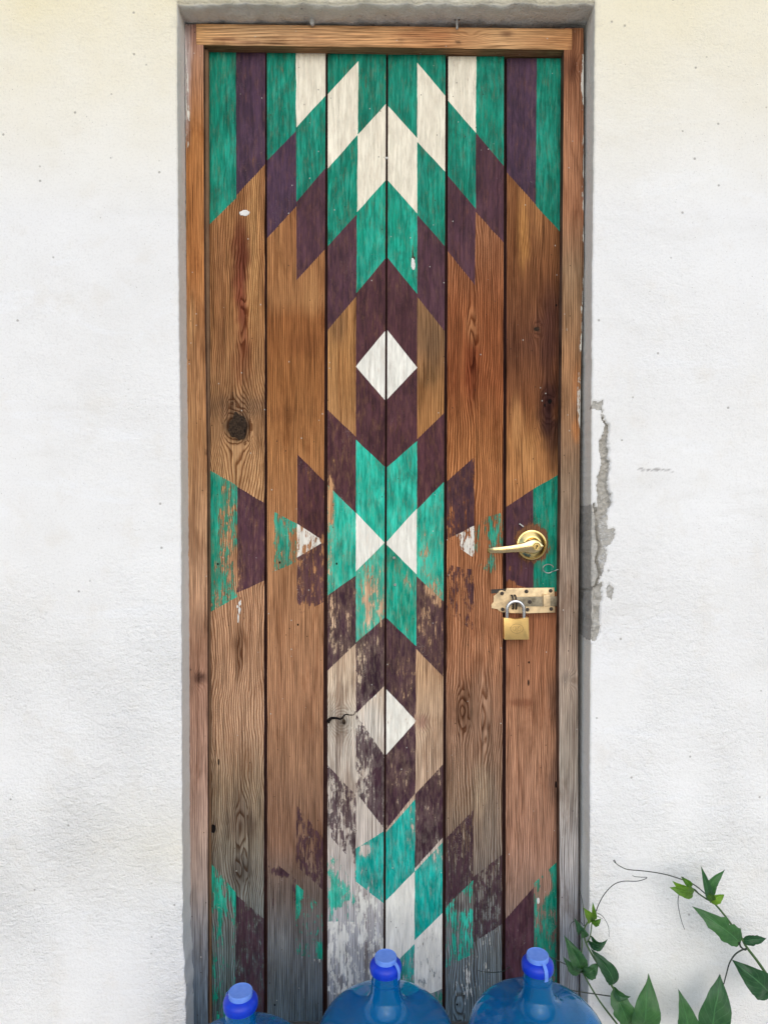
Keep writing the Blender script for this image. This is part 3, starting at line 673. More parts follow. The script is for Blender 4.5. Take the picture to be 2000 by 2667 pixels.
# --- board 6
plank(DOOR, 'plank', Y_DOOR, 0.03, LN(1320, 1316), LN(1466, 1462), [[(150, 1398), (1250, 1388), (2550, 1391)]],
  [[(449, 533, 'B'), (1320, 1274, 'N'), (1515, 1536, 'P'), (2393, 2310, 'N'), (None, 0, 'P', 0.05)],
   [(535, 612, 'G'), (1274, 1230, 'N'), (1540, 1540, 'G', 0.0), (2300, 2232, 'N'), (None, 0, 'H', 0.36)]],
  152.0, Y1, [(500, L((140, 92, 54))), (700, L((122, 76, 44))), (900, L((104, 64, 42))), (1050, L((124, 76, 44))), (1150, L((162, 108, 60))), (1250, L((172, 116, 66))), (1560, L((140, 84, 50))), (1750, L((156, 102, 66))), (1950, L((160, 112, 78))), (2200, L((152, 108, 80))), (2400, L((130, 104, 86))), (2660, L((86, 92, 92)))],
  [(1386, 1415, 50, 60, L((104, 72, 52)), 1.0), (1360, 600, 14, 90, L((184, 128, 66)), 0.75), (1400, 560, 10, 60, L((170, 116, 66)), 0.5), (1430, 860, 34, 110, L((72, 42, 34)), 0.8), (1432, 1080, 26, 90, L((48, 26, 26)), 0.95), (1396, 857, 9, 7, L((80, 52, 34)), 0.8), (1345, 1100, 14, 60, L((186, 132, 78)), 0.6), (1375, 1180, 20, 50, L((188, 134, 78)), 0.5), (1440, 1180, 12, 60, L((74, 46, 34)), 0.7), (1395, 1595, 90, 14, L((92, 52, 32)), 0.6), (1440, 1830, 14, 60, L((98, 68, 52)), 0.6), (1360, 1830, 30, 10, L((112, 60, 34)), 0.6), (1440, 2030, 10, 60, L((70, 50, 42)), 0.6), (1330, 2560, 60, 60, L((40, 56, 72)), 0.5)],
  [(1386, 1415, 41, 49, 1.6), (1325, 1480, 8, 8, 0.5), (1330, 1522, 16, 12, 1.0), (1425, 2290, 16, 40, 0.7), (1440, 2270, 12, 30, -0.8), (1405, 2340, 8, 30, 0.4), (1410, 2500, 20, 60, -0.2), (1440, 2340, 12, 30, -0.4)],
  flow(0.0054, 1.5, [(at(1398, 857)[0], at(1398, 857)[1], 0.014, 1.6), (at(1428, 1065)[0], at(1428, 1065)[1], 0.022, 2.0)]), 0.55, 18.2, EDGE)
bm = bmesh.new(); a = U(536, 112, Y_DOOR); b = U(1468, 2660, Y_DOOR); o = DOOR.location
prism(bm, [(a.x-o.x, b.z-o.z+0.004), (b.x-o.x, b.z-o.z+0.004), (b.x-o.x, a.z-o.z-0.004), (a.x-o.x, a.z-o.z-0.004)], 0.014, 0.036)
bm_obj('back_panel', bm, DARKWOOD, DOOR, smooth=False)

# knots and holes that stand out from or into the boards
def lens(name, parent, px, py, rx, rz, h, mat, y=Y_DOOR, seg=14, rough=0.12, org=None):
    bm = bmesh.new(); c = U(px, py, y); org = org or parent.location
    rings = []
    for rr, hh in ((1.0, 0.0005), (0.93, 0.6), (0.6, 1.0), (0.25, 0.8)):
        rings.append([bm.verts.new((c.x-org[0] + rx*rr*math.cos(t)*(1 + rough*nz(math.cos(t)*2, math.sin(t)*2, px)), c.y-org[1] - 0.0004 - h*hh, c.z-org[2] + rz*rr*math.sin(t)*(1 + rough*nz(math.cos(t)*2, math.sin(t)*2, py))))
                      for t in [2*math.pi*k/seg for k in range(seg)]])
    for r0, r1 in zip(rings, rings[1:]):
        for k in range(seg): bm.faces.new((r0[k], r0[(k+1) % seg], r1[(k+1) % seg], r1[k]))
    bm.faces.new(rings[-1])
    return bm_obj(name, bm, mat, parent)
def mat_knot():
    s = NB('bark_knot'); p = s.co()
    n = s.noise(p, 190, 5, 0.7); f = s.noise(s.vec('MULTIPLY', p, (420, 1, 120)), 1, 3)
    c = s.mix(s.rng(n, 0.35, 0.68), (0.014, 0.008, 0.006), (0.06, 0.038, 0.023))
    s.set(color=s.mix(s.rng(f, 0.52, 0.75, 0, 0.45), c, (0.13, 0.085, 0.05)), rough=0.85, spec=0.15, normal=s.bump(s.math('ADD', n, f), 0.003, 0.9)); return s.m
KNOT = mat_knot()
HOLE = mat_plain('black_nail_hole', (0.006, 0.005, 0.005), (0.012, 0.01, 0.01), 0.9, 60, 0.05)
lens('knot', DOOR, 620, 1112, 0.0215, 0.033, 0.0014, KNOT, seg=26, rough=0.42)
lens('knot', DOOR, 896, 1880, 0.0045, 0.007, 0.0008, KNOT)
lens('knot', DOOR, 1397, 857, 0.007, 0.005, 0.0008, KNOT)
lens('nail_hole', DOOR, 1431, 1046, 0.005, 0.006, 0.0005, HOLE, rough=0.8)
lens('nail_hole', DOOR, 1418, 1056, 0.002, 0.005, 0.0005, HOLE, rough=0.8)
for (hx, hy, r) in ((556, 2158, 0.011),): lens('nail_hole', DOOR, hx, hy, r*0.6, r, 0.0006, HOLE)
for (hx, hy) in ((568, 1469), (729, 1465), (877, 1468), (716, 2617), (1377, 1725), (1376, 1778), (1448, 795), (1190, 2616), (570, 1985), (776, 1627), (1447, 2043)):
    lens('nail_hole', DOOR, hx, hy, 0.0022, 0.0030 + (0.006 if (hx, hy) in ((1376, 1778), (570, 1985), (1447, 2043)) else 0), 0.0005, HOLE, seg=9)
for (hx, hy) in ((1029, 1523), (1026, 1453), (1007, 412)): lens('screw_head', DOOR, hx, hy, 0.0035, 0.0035, 0.0016, WIRE, seg=12, rough=0.0)
# paint spots and drips
lens('paint_spot', DOOR, 637, 555, 0.0125, 0.0075, 0.0008, CHALK, rough=0.5, seg=16)
for q in ((625, 1572, 0.0035, 0.006), (619, 1580, 0.0022, 0.004), (624, 1590, 0.0030, 0.009), (621, 1610, 0.0016, 0.013), (627, 1566, 0.0014, 0.003)): lens('paint_spot', DOOR, *q, 0.0006, CHALK, rough=0.9, seg=16)
lens('paint_spot', DOOR, 1076, 688, 0.005, 0.015, 0.0007, CHALK, rough=0.6, seg=16)
lens('paint_spot', DOOR, 1401, 2346, 0.0035, 0.008, 0.0007, CHALK, rough=0.2, seg=12)
# the split across the grey knot
bm = bmesh.new()
pts = smooth_path([U(x, y, Y_DOOR) - DOOR.location + Vector((0, -0.0004, 0)) for x, y in ((854, 1881), (862, 1871), (876, 1870), (889, 1872), (899, 1861), (912, 1862), (922, 1861), (926, 1852))], 4)
tube(bm, pts, lambda t: 0.0042*(1-t)**2 + 0.0009, 6); bm_obj('knot_split', bm, HOLE, DOOR)

# ------------------------------------------------------------------ door frame
FRAME = empty('door_frame', U(1000, 2700, Y_FRAME), 'weathered brown wooden frame set in the plaster around the painted door', 'door frame')
JE = (0.10, 0.055, 0.035)
FT = 0.10
plank(FRAME, 'jamb', Y_FRAME, FT, [(60, 482), (800, 486), (1500, 490), (2660, 494)], [(60, 531), (700, 533), (1250, 541), (2660, 543)], [],
  [[(140, 140, 'V', 0.50), (480, 480, 'V', 0.86), (None, 0, 'N')]], 63, 2700,
  [(60, L((150, 110, 96))), (150, L((168, 122, 92))), (350, L((172, 112, 60))), (700, L((180, 118, 64))), (900, L((172, 122, 78))), (1150, L((178, 130, 84))), (1500, L((176, 134, 98))), (1750, L((152, 110, 84))), (2000, L((162, 124, 100))), (2300, L((146, 124, 108))), (2420, L((122, 118, 114))), (2560, L((92, 102, 108))), (2700, L((72, 92, 104)))],  # lowest tones: weathered grey with blue bottle light painted in
  [(522, 1765, 12, 14, L((74, 48, 38)), 0.9), (505, 640, 12, 200, L((150, 90, 46)), 0.4), (535, 1010, 10, 120, L((148, 98, 56)), 0.4), (485, 200, 10, 130, L((214, 200, 192)), 0.7), (538, 1180, 4, 6, L((60, 40, 30)), 0.8), (500, 830, 12, 60, L((196, 150, 98)), 0.5)],
  [(486, 260, 10, 120, -0.42), (500, 100, 26, 40, 0.3), (525, 300, 20, 200, 0.6)], straight(0.0060, 1.2, (knot(522, 1765, 0.016, 0.02, 3.0),)), 0.35, 22.0, JE, ncol=8, step=8)
plank(FRAME, 'jamb', Y_FRAME, FT, [(60, 1468), (1000, 1461), (1700, 1454), (2660, 1457)], [(60, 1520), (700, 1520), (1000, 1512), (1700, 1505), (2660, 1507)], [],
  [[(None, 0, 'V', 0.93)]], 73, 2700,
  [(70, L((150, 100, 66))), (180, L((142, 92, 62))), (350, L((172, 118, 82))), (550, L((160, 108, 74))), (700, L((148, 116, 84))), (950, L((156, 112, 74))), (1100, L((152, 112, 78))), (1250, L((140, 114, 88))), (1450, L((150, 126, 104))), (1700, L((158, 134, 112))), (2000, L((148, 134, 116))), (2250, L((156, 148, 140))), (2450, L((136, 138, 138))), (2700, L((116, 126, 132)))],
  [(1500, 1000, 8, 50, L((186, 122, 72)), 0.7), (1500, 1120, 7, 30, L((196, 128, 72)), 0.8), (1485, 180, 20, 30, L((104, 66, 48)), 0.6), (1476, 1765, 14, 16, L((128, 112, 96)), 0.8), (1495, 1640, 20, 60, L((124, 104, 84)), 0.4)],
  [(1518, 200, 6, 70, -0.9), (1519, 480, 5, 200, -0.55), (1517, 850, 5, 160, -0.5), (1508, 1060, 5, 120, -0.6), (1488, 480, 5, 60, -0.25), (1500, 1480, 30, 300, 0.3)], straight(0.0058, 1.3, (knot(1478, 1765, 0.014, 0.02, 3.5), knot(1490, 190, 0.016, 0.03, 2.5))), 0.40, 25.0, JE, ncol=8, step=8)
def head_rail():
    B = Board(); yd = Y_FRAME - 0.003
    def ring(x, z): return z/0.0075 + 1.6*nz(x*4, z*30, 6.1) + 2.5*math.exp(-((x-0.21)/0.03)**2 - ((z-U(0, 96, yd).z)/0.012)**2)
    tn = [(512, L((206, 156, 104))), (650, L((202, 158, 112))), (820, L((200, 152, 106))), (1000, L((206, 154, 104))), (1150, L((190, 134, 88))), (1300, L((202, 156, 108))), (1490, L((188, 134, 86)))]
    tb = [(590, 102, 30, 5, L((128, 78, 56)), 0.6), (640, 112, 60, 4, L((140, 92, 74)), 0.5), (1110, 92, 80, 8, L((168, 104, 66)), 0.4), (1320, 88, 18, 8, L((96, 62, 44)), 0.7), (1195, 110, 8, 4, L((60, 44, 36)), 0.8), (800, 100, 20, 8, L((130, 96, 70)), 0.5), (1044, 106, 10, 9, L((150, 108, 74)), 0.5), (550, 74, 22, 5, L((150, 112, 80)), 0.4), (1490, 118, 10, 10, L((120, 80, 60)), 0.5)]
    n = 150; idx = []
    for i in range(n+1):
        px = 512 + (1489-512)*i/n; t = i/n
        top = 60 + 13.5*t + 0.6*nz(px*0.02, 1); bot = 114.5 + 13.0*t + 0.8*nz(px*0.015, 5)
        row = []
        for j in range(9):
            py = top + (bot-top)*j/8; dep = 0.0
            if j == 0: dep = 0.0025
            if j == 8: dep = 0.0030
            p = U(px, py, yd); p.y += dep
            row.append(B.vert(p, (p.z, p.x, 31.0), blobs(interp(tn, px), tb, px, py), C['N'] + (0.0,), ring(p.x, p.z)))
        pb = U(px, bot, yd); pt = U(px, top, yd)
        g = (0.0, pb.x, 33.0)
        for k, dd in enumerate((0.006, 0.03, FT)):
            row.append(B.vert(Vector((pb.x, yd + dd, pb.z)), (pb.z + dd, pb.x, 33.0), L((150, 112, 78)), C['N'] + (0.0,), (pb.z + dd)/0.007))
        row.append(B.vert(Vector((pt.x, yd + FT, pt.z)), (pt.z, pt.x, 33.0), L((150, 112, 78)), C['N'] + (0.0,), 0.0))
        idx.append(row)
    m = len(idx[0])
    for r0, r1 in zip(idx, idx[1:]):
        for j in range(m): B.f.append((r0[j], r0[(j+1) % m], r1[(j+1) % m], r1[j]))
    B.f.append(tuple(idx[0][::-1])); B.f.append(tuple(idx[-1]))
    B.build('head_rail', FRAME, 0.4)
head_rail()
# stop moulding down the hinge side
bm = bmesh.new(); o = FRAME.location
p0 = U(541, 128, Y_DOOR - 0.014) - o; p1 = U(549, 2690, Y_DOOR - 0.014) - o
w_ = 0.009
vv = []
for p in (p0, p1):
    vv.append([bm.verts.new(p + Vector((-0.014, 0, 0))), bm.verts.new(p + Vector((-0.003, 0, 0))), bm.verts.new(p + Vector((0.001, 0.004, 0))), bm.verts.new(p + Vector((0.001, 0.0125, 0))), bm.verts.new(p + Vector((-0.014, 0.0125, 0)))])
for k in range(5): bm.faces.new((vv[0][k], vv[0][(k+1) % 5], vv[1][(k+1) % 5], vv[1][k]))
bm.faces.new(vv[0]); bm.faces.new(vv[1][::-1])
so_ = bm_obj('stop_moulding', bm, mat_plain('brown_stop', (0.16, 0.085, 0.045), (0.24, 0.14, 0.075), 0.7, 25, 0.2), FRAME)
# wire eye screwed into the jamb
bm = bmesh.new()
c = U(1427, 1481, Y_DOOR - 0.012) - o; R = 0.0115
pts = [U(1464, 1482, Y_DOOR - 0.014) - o, U(1453, 1483, Y_DOOR - 0.016) - o, U(1444, 1487, Y_DOOR - 0.016) - o]
for k in range(15):
    t = math.radians(-40 - 300*k/14)
    pts.append(c + Vector((R*1.15*math.cos(t), -0.002*k/14, R*math.sin(t)*0.95)))
tube(bm, smooth_path(pts, 4), 0.0013, 7); bm_obj('screw_eye', bm, WIRE, FRAME)
# fixings between lintel and frame
for (ax, ay0, ay1, r, nm) in ((813, 47, 66, 0.0062, 'wall_plug'), (1189, 50, 76, 0.0032, 'anchor_screw')):
    bm = bmesh.new(); yq = Y_FRAME - 0.010
    a = U(ax, ay0, yq); b = U(ax + 1, ay1, yq - 0.001)
    n = 18
    tube(bm, [a + (b-a)*(i/n) for i in range(n+1)], (lambda t, r=r, nm=nm: r*(0.75 + 0.25*math.sin(t*44)) if nm == 'anchor_screw' else r*(0.55 + 0.5*math.sin(math.pi*min(1, 0.15+t*0.8)))), 9)
    bm_obj(nm, bm, PUTTY, WALL)
bm = bmesh.new(); c = U(1190, 46, Y_FRAME - 0.010)
tube(bm, [c + Vector((0.007*math.cos(t), 0, 0.006*math.sin(t))) for t in [math.radians(-60 + 300*k/10) for k in range(11)]], 0.002, 6); bm_obj('anchor_ring', bm, IRON, WALL)

# ------------------------------------------------------------------ lever handle
def part_at(px, py, y, name, parent): return empty(name, U(px, py, y) - parent.location, parent=parent)
HAN = part_at(1383, 1419, Y_DOOR, 'lever_handle', DOOR)
bm = bmesh.new(); lathe(bm, [(0.0375, 0.0), (0.0378, 0.004), (0.0368, 0.0075), (0.0335, 0.0085), (0.0325, 0.0078), (0.0300, 0.0095), (0.0235, 0.0150), (0.0200, 0.0165), (0.0185, 0.0162), (0.0165, 0.0120), (0.012, 0.011)], 56, 'Y')
bm_obj('rosette', bm, BRASS, HAN, sharp=50)
bm = bmesh.new(); lathe(bm, [(0.0125, 0.010), (0.0125, 0.030), (0.0150, 0.036), (0.0160, 0.040)], 36, 'Y'); bm_obj('spindle', bm, BRASS, HAN)
def lever():
    bm = bmesh.new(); rings = []; n = 30
    for i in range(n+1):
        t = i/n
        x = 0.0165 - 0.131*t
        hh = interp([(0, 0.002), (0.02, 0.008), (0.07, 0.0140), (0.15, 0.0178), (0.24, 0.0165), (0.36, 0.0112), (0.6, 0.0086), (0.85, 0.0080), (0.96, 0.0076), (1.0, 0.005)], t)
        zc = interp([(0, 0.0), (0.2, 0.0), (0.45, -0.004), (0.75, -0.0085), (1.0, -0.011)], t)
        yf = interp([(0, 0.057), (0.25, 0.057), (0.5, 0.059), (0.8, 0.056), (0.93, 0.050), (1.0, 0.040)], t)
        th = interp([(0, 0.016), (0.24, 0.016), (0.4, 0.009), (0.8, 0.007), (1.0, 0.005)], t)
        ring = []
        for k in range(14):
            a = 2*math.pi*k/14; ca, sa = math.cos(a), math.sin(a)
            ex = 0.55
            yy = math.copysign(abs(ca)**ex, ca); zz = math.copysign(abs(sa)**ex, sa)
            ring.append(bm.verts.new((x, -(yf - th/2 + yy*th/2), zc + zz*hh)))
        rings.append(ring)
    for r0, r1 in zip(rings, rings[1:]):
        for k in range(14): bm.faces.new((r0[k], r0[(k+1) % 14], r1[(k+1) % 14], r1[k]))
    bm.faces.new(rings[0]); bm.faces.new(rings[-1][::-1])
    bm_obj('lever', bm, WORN, HAN, sharp=60)
lever()
bm = bmesh.new(); lathe(bm, [(0.0098, 0.055), (0.0098, 0.0600), (0.0088, 0.0606), (0.0078, 0.0600), (0.0074, 0.0592), (0.002, 0.0592)], 36, 'Y')
bm_obj('lock_cylinder', bm, BRASS, HAN)
bm = bmesh.new(); prism(bm, [(0.0012 + 0.002*math.cos(t), 0.001 + 0.0024*math.sin(t)) for t in [2*math.pi*k/12 for k in range(12)]], -0.0597, -0.0590)
prism(bm, [(-0.0028, -0.0055), (-0.0002, -0.0052), (0.0016, -0.0005), (-0.0006, 0.0)], -0.0596, -0.0590); bm_obj('keyhole', bm, HOLE, HAN, smooth=False)

# ------------------------------------------------------------------ slide bolt and padlock
def c7(x, y): return 1240 + 0.1718*x, 1320 + 0.1718*y
BOLT = part_at(1360, 1564, Y_DOOR, 'slide_bolt', DOOR)
borg = DOOR.location + BOLT.location
def B7(x, y): p = U(*c7(x, y), Y_DOOR) - borg; return (p.x, p.z)
bm = bmesh.new(); prism(bm, [B7(*p) for p in [(455, 1232), (1178, 1222), (1192, 1600), (740, 1612), (520, 1610), (440, 1590), (395, 1598), (345, 1580), (320, 1545), (228, 1535), (224, 1480), (262, 1440), (258, 1350), (330, 1300), (345, 1270), (390, 1262), (440, 1285)]][::-1], -0.0030, -0.0004, 0.0006)
bm_obj('bolt_plate', bm, ZINC, BOLT)
bm = bmesh.new(); prism(bm, [B7(*p) for p in [(222, 1252), (440, 1240), (440, 1300), (225, 1312)]][::-1], -0.0013, -0.0002); bm_obj('old_plate', bm, IRON, BOLT)
bm = bmesh.new(); prism(bm, [B7(*p) for p in [(585, 1362), (1216, 1352), (1216, 1500), (590, 1508)]][::-1], -0.0062, -0.0032, 0.0009); bm_obj('bolt_bar', bm, mat_metal('dull_zinc', (0.38, 0.33, 0.24), (0.20, 0.17, 0.12), 0.5, 55, tarn=1.0), BOLT)
bm = bmesh.new(); prism(bm, [B7(*p) for p in [(1000, 1322), (1105, 1320), (1110, 1502), (1003, 1505)]][::-1], -0.0100, -0.0028, 0.0020); bm_obj('keeper', bm, ZINC, BOLT)
for q in ((385, 1310), (755, 1280), (1120, 1270), (395, 1552), (770, 1556), (1130, 1545), (800, 1436)):
    bm = bmesh.new(); lathe(bm, [(0.0048, 0.0), (0.0046, 0.0016), (0.0030, 0.0026), (0.001, 0.0024)], 16, 'Y')
    x, z = B7(*q); bm_obj('screw', bm, IRON, BOLT, loc=(x, -0.0030 if q != (800, 1436) else -0.0060, z))
bm = bmesh.new()
for dx in (-26, 22):
    x, z = B7(555 + dx, 1400)
    tube(bm, smooth_path([(x, -0.002, z + 0.010), (x, -0.012, z + 0.010), (x + 0.001, -0.017, z + 0.002), (x + 0.002, -0.016, z - 0.012), (x + 0.003, -0.010, z - 0.022), (x + 0.003, -0.003, z - 0.023)], 5), 0.0022, 8)
bm_obj('staple', bm, IRON, BOLT)
pl = U(*c7(598, 1845), Y_DOOR - 0.024)
LOCK = empty('padlock', pl, 'small brass padlock with steel shackle hanging from the slide bolt on the door', 'padlock')
def lp(x, y): p = U(*c7(x, y), Y_DOOR - 0.024) - pl; return (p.x, p.z)
bm = bmesh.new()
prism(bm, [lp(*p) for p in [(408, 1680), (500, 1684), (545, 1694), (595, 1698), (650, 1694), (700, 1684), (784, 1676), (792, 2000), (790, 2004), (420, 2006), (416, 2002)]][::-1], -0.0075, 0.0085, 0.0011)
bm_obj('lock_body', bm, BRASS2, LOCK)
bm = bmesh.new(); zt = lp(0, 1690)[1]; xa, xb = lp(466, 1690)[0], lp(722, 1690)[0]; cx = (xa+xb)/2; rr = (xb-xa)/2; zs = lp(0, 1560)[1]
pts = [Vector((xa, 0.0005, zt - 0.004)), Vector((xa, 0.0005, zs))] + [Vector((cx - rr*math.cos(t), 0.0005, zs + rr*1.0*math.sin(t))) for t in [math.pi*k/16 for k in range(1, 16)]] + [Vector((xb, 0.0005, zs)), Vector((xb, 0.0005, zt - 0.004))]
tube(bm, pts, 0.0046, 12); bm_obj('shackle', bm, STEEL, LOCK)
bm = bmesh.new(); ex, ez = lp(605, 1838)
def ellipse(cx, cz, rx, rz, n=30): return [Vector((cx + rx*math.cos(2*math.pi*k/n), -0.0076, cz + rz*math.sin(2*math.pi*k/n))) for k in range(n+1)]
tube(bm, ellipse(ex, ez, 0.0155, 0.0112), 0.00042, 5, False)
for dx in (-0.0055, 0.0, 0.0055): tube(bm, ellipse(ex + dx, ez, 0.0041, 0.0056, 22), 0.00030, 5, False)
tube(bm, [Vector((ex, -0.0076, ez - 0.0055)), Vector((ex, -0.0076, ez - 0.0085))], 0.0004, 5)
bm_obj('emblem', bm, ENGR, LOCK)
# nail beside the handle
bm = bmesh.new(); p = U(1352, 1364, Y_DOOR - 0.003) - DOOR.location; q = U(1363, 1372, Y_DOOR - 0.003) - DOOR.location
tube(bm, [p, q], 0.0016, 7); bm_obj('bent_nail', bm, PUTTY, DOOR)

# ------------------------------------------------------------------ water bottles
def bottle(px, py, y, label, tab, n=64):
    top = U(px, py, y)
    loc = Vector((top.x, y, top.z - 0.500))
    t = empty('water_bottle', loc, label, 'bottle', 'blue water bottles standing in front of the door')
    prof = [(0.105, 0.0), (0.126, 0.006), (0.134, 0.022)]
    z = 0.022
    for k in range(4):
        prof += [(0.135, z + 0.02), (0.135, z + 0.05), (0.1305, z + 0.056), (0.1305, z + 0.062), (0.135, z + 0.068)]; z += 0.062
    prof += [(0.1350, 0.322), (0.1335, 0.341), (0.1280, 0.3575), (0.1180, 0.3710), (0.1040, 0.3815), (0.0860, 0.3900), (0.0670, 0.3960), (0.0510, 0.4010), (0.0405, 0.4070), (0.0335, 0.4160), (0.0292, 0.4280), (0.0276, 0.4400), (0.0268, 0.4500), (0.0276, 0.4515), (0.0264, 0.4535), (0.0262, 0.4760)]
    P = smooth_path([(r, 0, h) for r, h in prof], 3)
    outer = [(p.x, p.z) for p in P]
    inner = []
    for i, (r, h) in enumerate(outer):
        a = Vector(outer[max(i-1, 0)]); b = Vector(outer[min(i+1, len(outer)-1)]); d = (b-a).normalized()
        inner.append((max(0.004, r - 0.0017*d.y), h + 0.0017*d.x))
    bm = bmesh.new()
    prof2 = outer + inner[::-1]
    rings = lathe(bm, prof2, n, 'Z', True)
    bm.faces.new(rings[0]); bm.faces.new(rings[-1])
    bmesh.ops.recalc_face_normals(bm, faces=bm.faces[:])
    bm_obj('bottle_body', bm, BOTTLE, t, sharp=80)
    bm = bmesh.new()
    lathe(bm, [(0.0266, 0.4700), (0.0288, 0.4690), (0.0300, 0.4700), (0.0303, 0.4730), (0.0307, 0.4740), (0.0307, 0.4805), (0.0298, 0.4840), (0.0268, 0.4875), (0.0225, 0.4895), (0.0215, 0.4900), (0.01, 0.4900)], n, 'Z')
    cap = bm_obj('cap', bm, CAPB, t, sharp=40)
    bm = bmesh.new()
    lathe(bm, [(0.0210, 0.4902), (0.0213, 0.4978), (0.0208, 0.4992), (0.0198, 0.4996), (0.0190, 0.4988), (0.0150, 0.4986), (0.004, 0.4986)], n, 'Z')
    bm_obj('cap_seal', bm, CAPL, cap, sharp=40)
    bm = bmesh.new(); ang = math.radians(tab); d = Vector((math.cos(ang), math.sin(ang), 0)); s_ = Vector((-d.y, d.x, 0))
    path = [(0.0212, 0.4945), (0.0255, 0.4915), (0.0300, 0.4860), (0.0318, 0.4800), (0.0318, 0.4720), (0.0312, 0.4660)]
    va = [[bm.verts.new(d*(r + q) + s_*w0 + Vector((0, 0, h))) for w0, q in ((-0.0036, 0), (0.0036, 0), (0.0036, 0.0010), (-0.0036, 0.0010))] for r, h in path]
    for r0, r1 in zip(va, va[1:]):
        for k in range(4): bm.faces.new((r0[k], r0[(k+1) % 4], r1[(k+1) % 4], r1[k]))
    bm.faces.new(va[0]); bm.faces.new(va[-1][::-1])
    bm_obj('pull_tab', bm, CAPL, cap)
bottle(627, 2579, -0.398, 'blue water bottle standing alone before the hinge side of the door, set farther out', 150)
bottle(1004.5, 2488, -0.300, 'blue water bottle between two others, under the centre seam of the door', -38)
bottle(1399.5, 2484, -0.298, 'blue water bottle next to the vine, below the brass padlock', -72)

# ------------------------------------------------------------------ vines
def c1(x, y): return 1400 + 0.3617*x, 2180 + 0.3617*y
def leaf(parent, base, tip, width, bend, mat, y0, y1, fold=0.25, teeth=0.0, belly=0.42):
    """base and tip in crop coordinates, width in crop pixels, bend sideways in crop pixels; stands between depths y0 (base) and y1 (tip)"""
    b = U(*c1(*base), y0); t = U(*c1(*tip), y1); org = parent.location
    ax = t - b; Ln = ax.length; ax.normalize()
    nrm = Vector((0, -1, 0)) - ax*ax.dot(Vector((0, -1, 0))); nrm.normalize()
    sd = ax.cross(nrm); W = width*1.14*0.3617/1130.0; bd = bend*0.3617/1130.0
    n, m = 18, 4; bm = bmesh.new(); uvl = bm.loops.layers.uv.new('UVMap'); grid = []; uvs = {}
    sdn = random.random()*50
    for i in range(n+1):
        t_ = i/n
        prof = (math.sin(math.pi*t_**(0.72 if belly < 0.45 else 1.0))**0.85 if 0 < t_ < 1 else 0.0)*0.5
        if t_ > 0.8: prof *= 1 - 0.25*(t_-0.8)/0.2
        row = []
        for j in range(-m, m+1):
            u = j/m; hw = W*prof*(1 + (teeth*nz(t_*9, sdn + (3 if u > 0 else 9)) + 0.05*nz(t_*22, sdn)) * abs(u))
            c = b + ax*(Ln*t_) + sd*(bd*math.sin(math.pi*t_)) + sd*(u*hw)
            c += nrm*(0.14*Ln*math.sin(math.pi*t_) + 1.5*fold*abs(u)*hw - 0.2*hw*u*u + 0.12*W*nz(t_*4, u*1.5, sdn)) - nrm*(0.16*Ln*t_*t_)
            v = bm.verts.new(c - org); row.append(v); uvs[v] = (0.5 + 0.5*u, t_)
        grid.append(row)
    for r0, r1 in zip(grid, grid[1:]):
        for k in range(2*m):
            f = bm.faces.new((r0[k], r0[k+1], r1[k+1], r1[k]))
            for lp_ in f.loops: lp_[uvl].uv = uvs[lp_.vert]
    me = bpy.data.meshes.new('leaf'); bm.to_mesh(me); bm.free(); me.materials.append(mat)
    me.polygons.foreach_set('use_smooth', [True]*len(me.polygons))
    return link(bpy.data.objects.new('leaf', me), parent)
def strand(parent, name, pts, r0, r1, mat, y):
    bm = bmesh.new(); ys = y if isinstance(y, (list, tuple)) else [y]*len(pts)
    P = smooth_path([U(*c1(*p), yy) - parent.location for p, yy in zip(pts, ys)], 8)
    tube(bm, P, lambda t: r0 + (r1-r0)*t, 7)
    return bm_obj(name, bm, mat, parent)
VL = empty('climbing_vine', U(*c1(760, 1500), -0.06), 'leafy green vine climbing the door frame beside the water bottle', 'vine')
YV = -0.055
strand(VL, 'stem', [(900, 1560), (750, 1347), (640, 1215), (560, 1115), (490, 1000), (410, 880), (350, 770), (335, 700), (342, 640), (385, 590), (408, 560)], 0.0034, 0.0012, STEM_G, YV)
strand(VL, 'stem', [(760, 1600), (570, 1347), (450, 1190), (370, 1060), (325, 975), (308, 900), (318, 780), (310, 650)], 0.0024, 0.0012, STEM_G, -0.045)
strand(VL, 'stem', [(345, 770), (375, 720), (388, 630), (395, 590)], 0.0014, 0.0012, STEM_G, YV)
strand(VL, 'stem', [(555, 1150), (430, 1133), (250, 1105), (90, 1060)], 0.0014, 0.0010, STEM_D, -0.05)
strand(VL, 'tendril', [(330, 985), (250, 940), (165, 900), (60, 850)], 0.0013, 0.0009, STEM_D, -0.06)
strand(VL, 'tendril', [(414, 548), (440, 480), (480, 410), (540, 347), (610, 319), (710, 318), (765, 305), (784, 291), (740, 289), (700, 285), (680, 277)], 0.0011, 0.0006, STEM_D, -0.035)
strand(VL, 'tendril', [(420, 545), (460, 565), (495, 615), (510, 660), (512, 720)], 0.0007, 0.0005, STEM_D, -0.05)
strand(VL, 'tendril', [(330, 640), (300, 606), (262, 606), (235, 630), (226, 680)], 0.0008, 0.0005, STEM_D, -0.05)
strand(VL, 'tendril', [(335, 640), (330, 560), (322, 470), (300, 380)], 0.0010, 0.0006, STEM_D, -0.02)
strand(VL, 'tendril', [(410, 570), (440, 575), (470, 592)], 0.0006, 0.0004, STEM_D, -0.05)
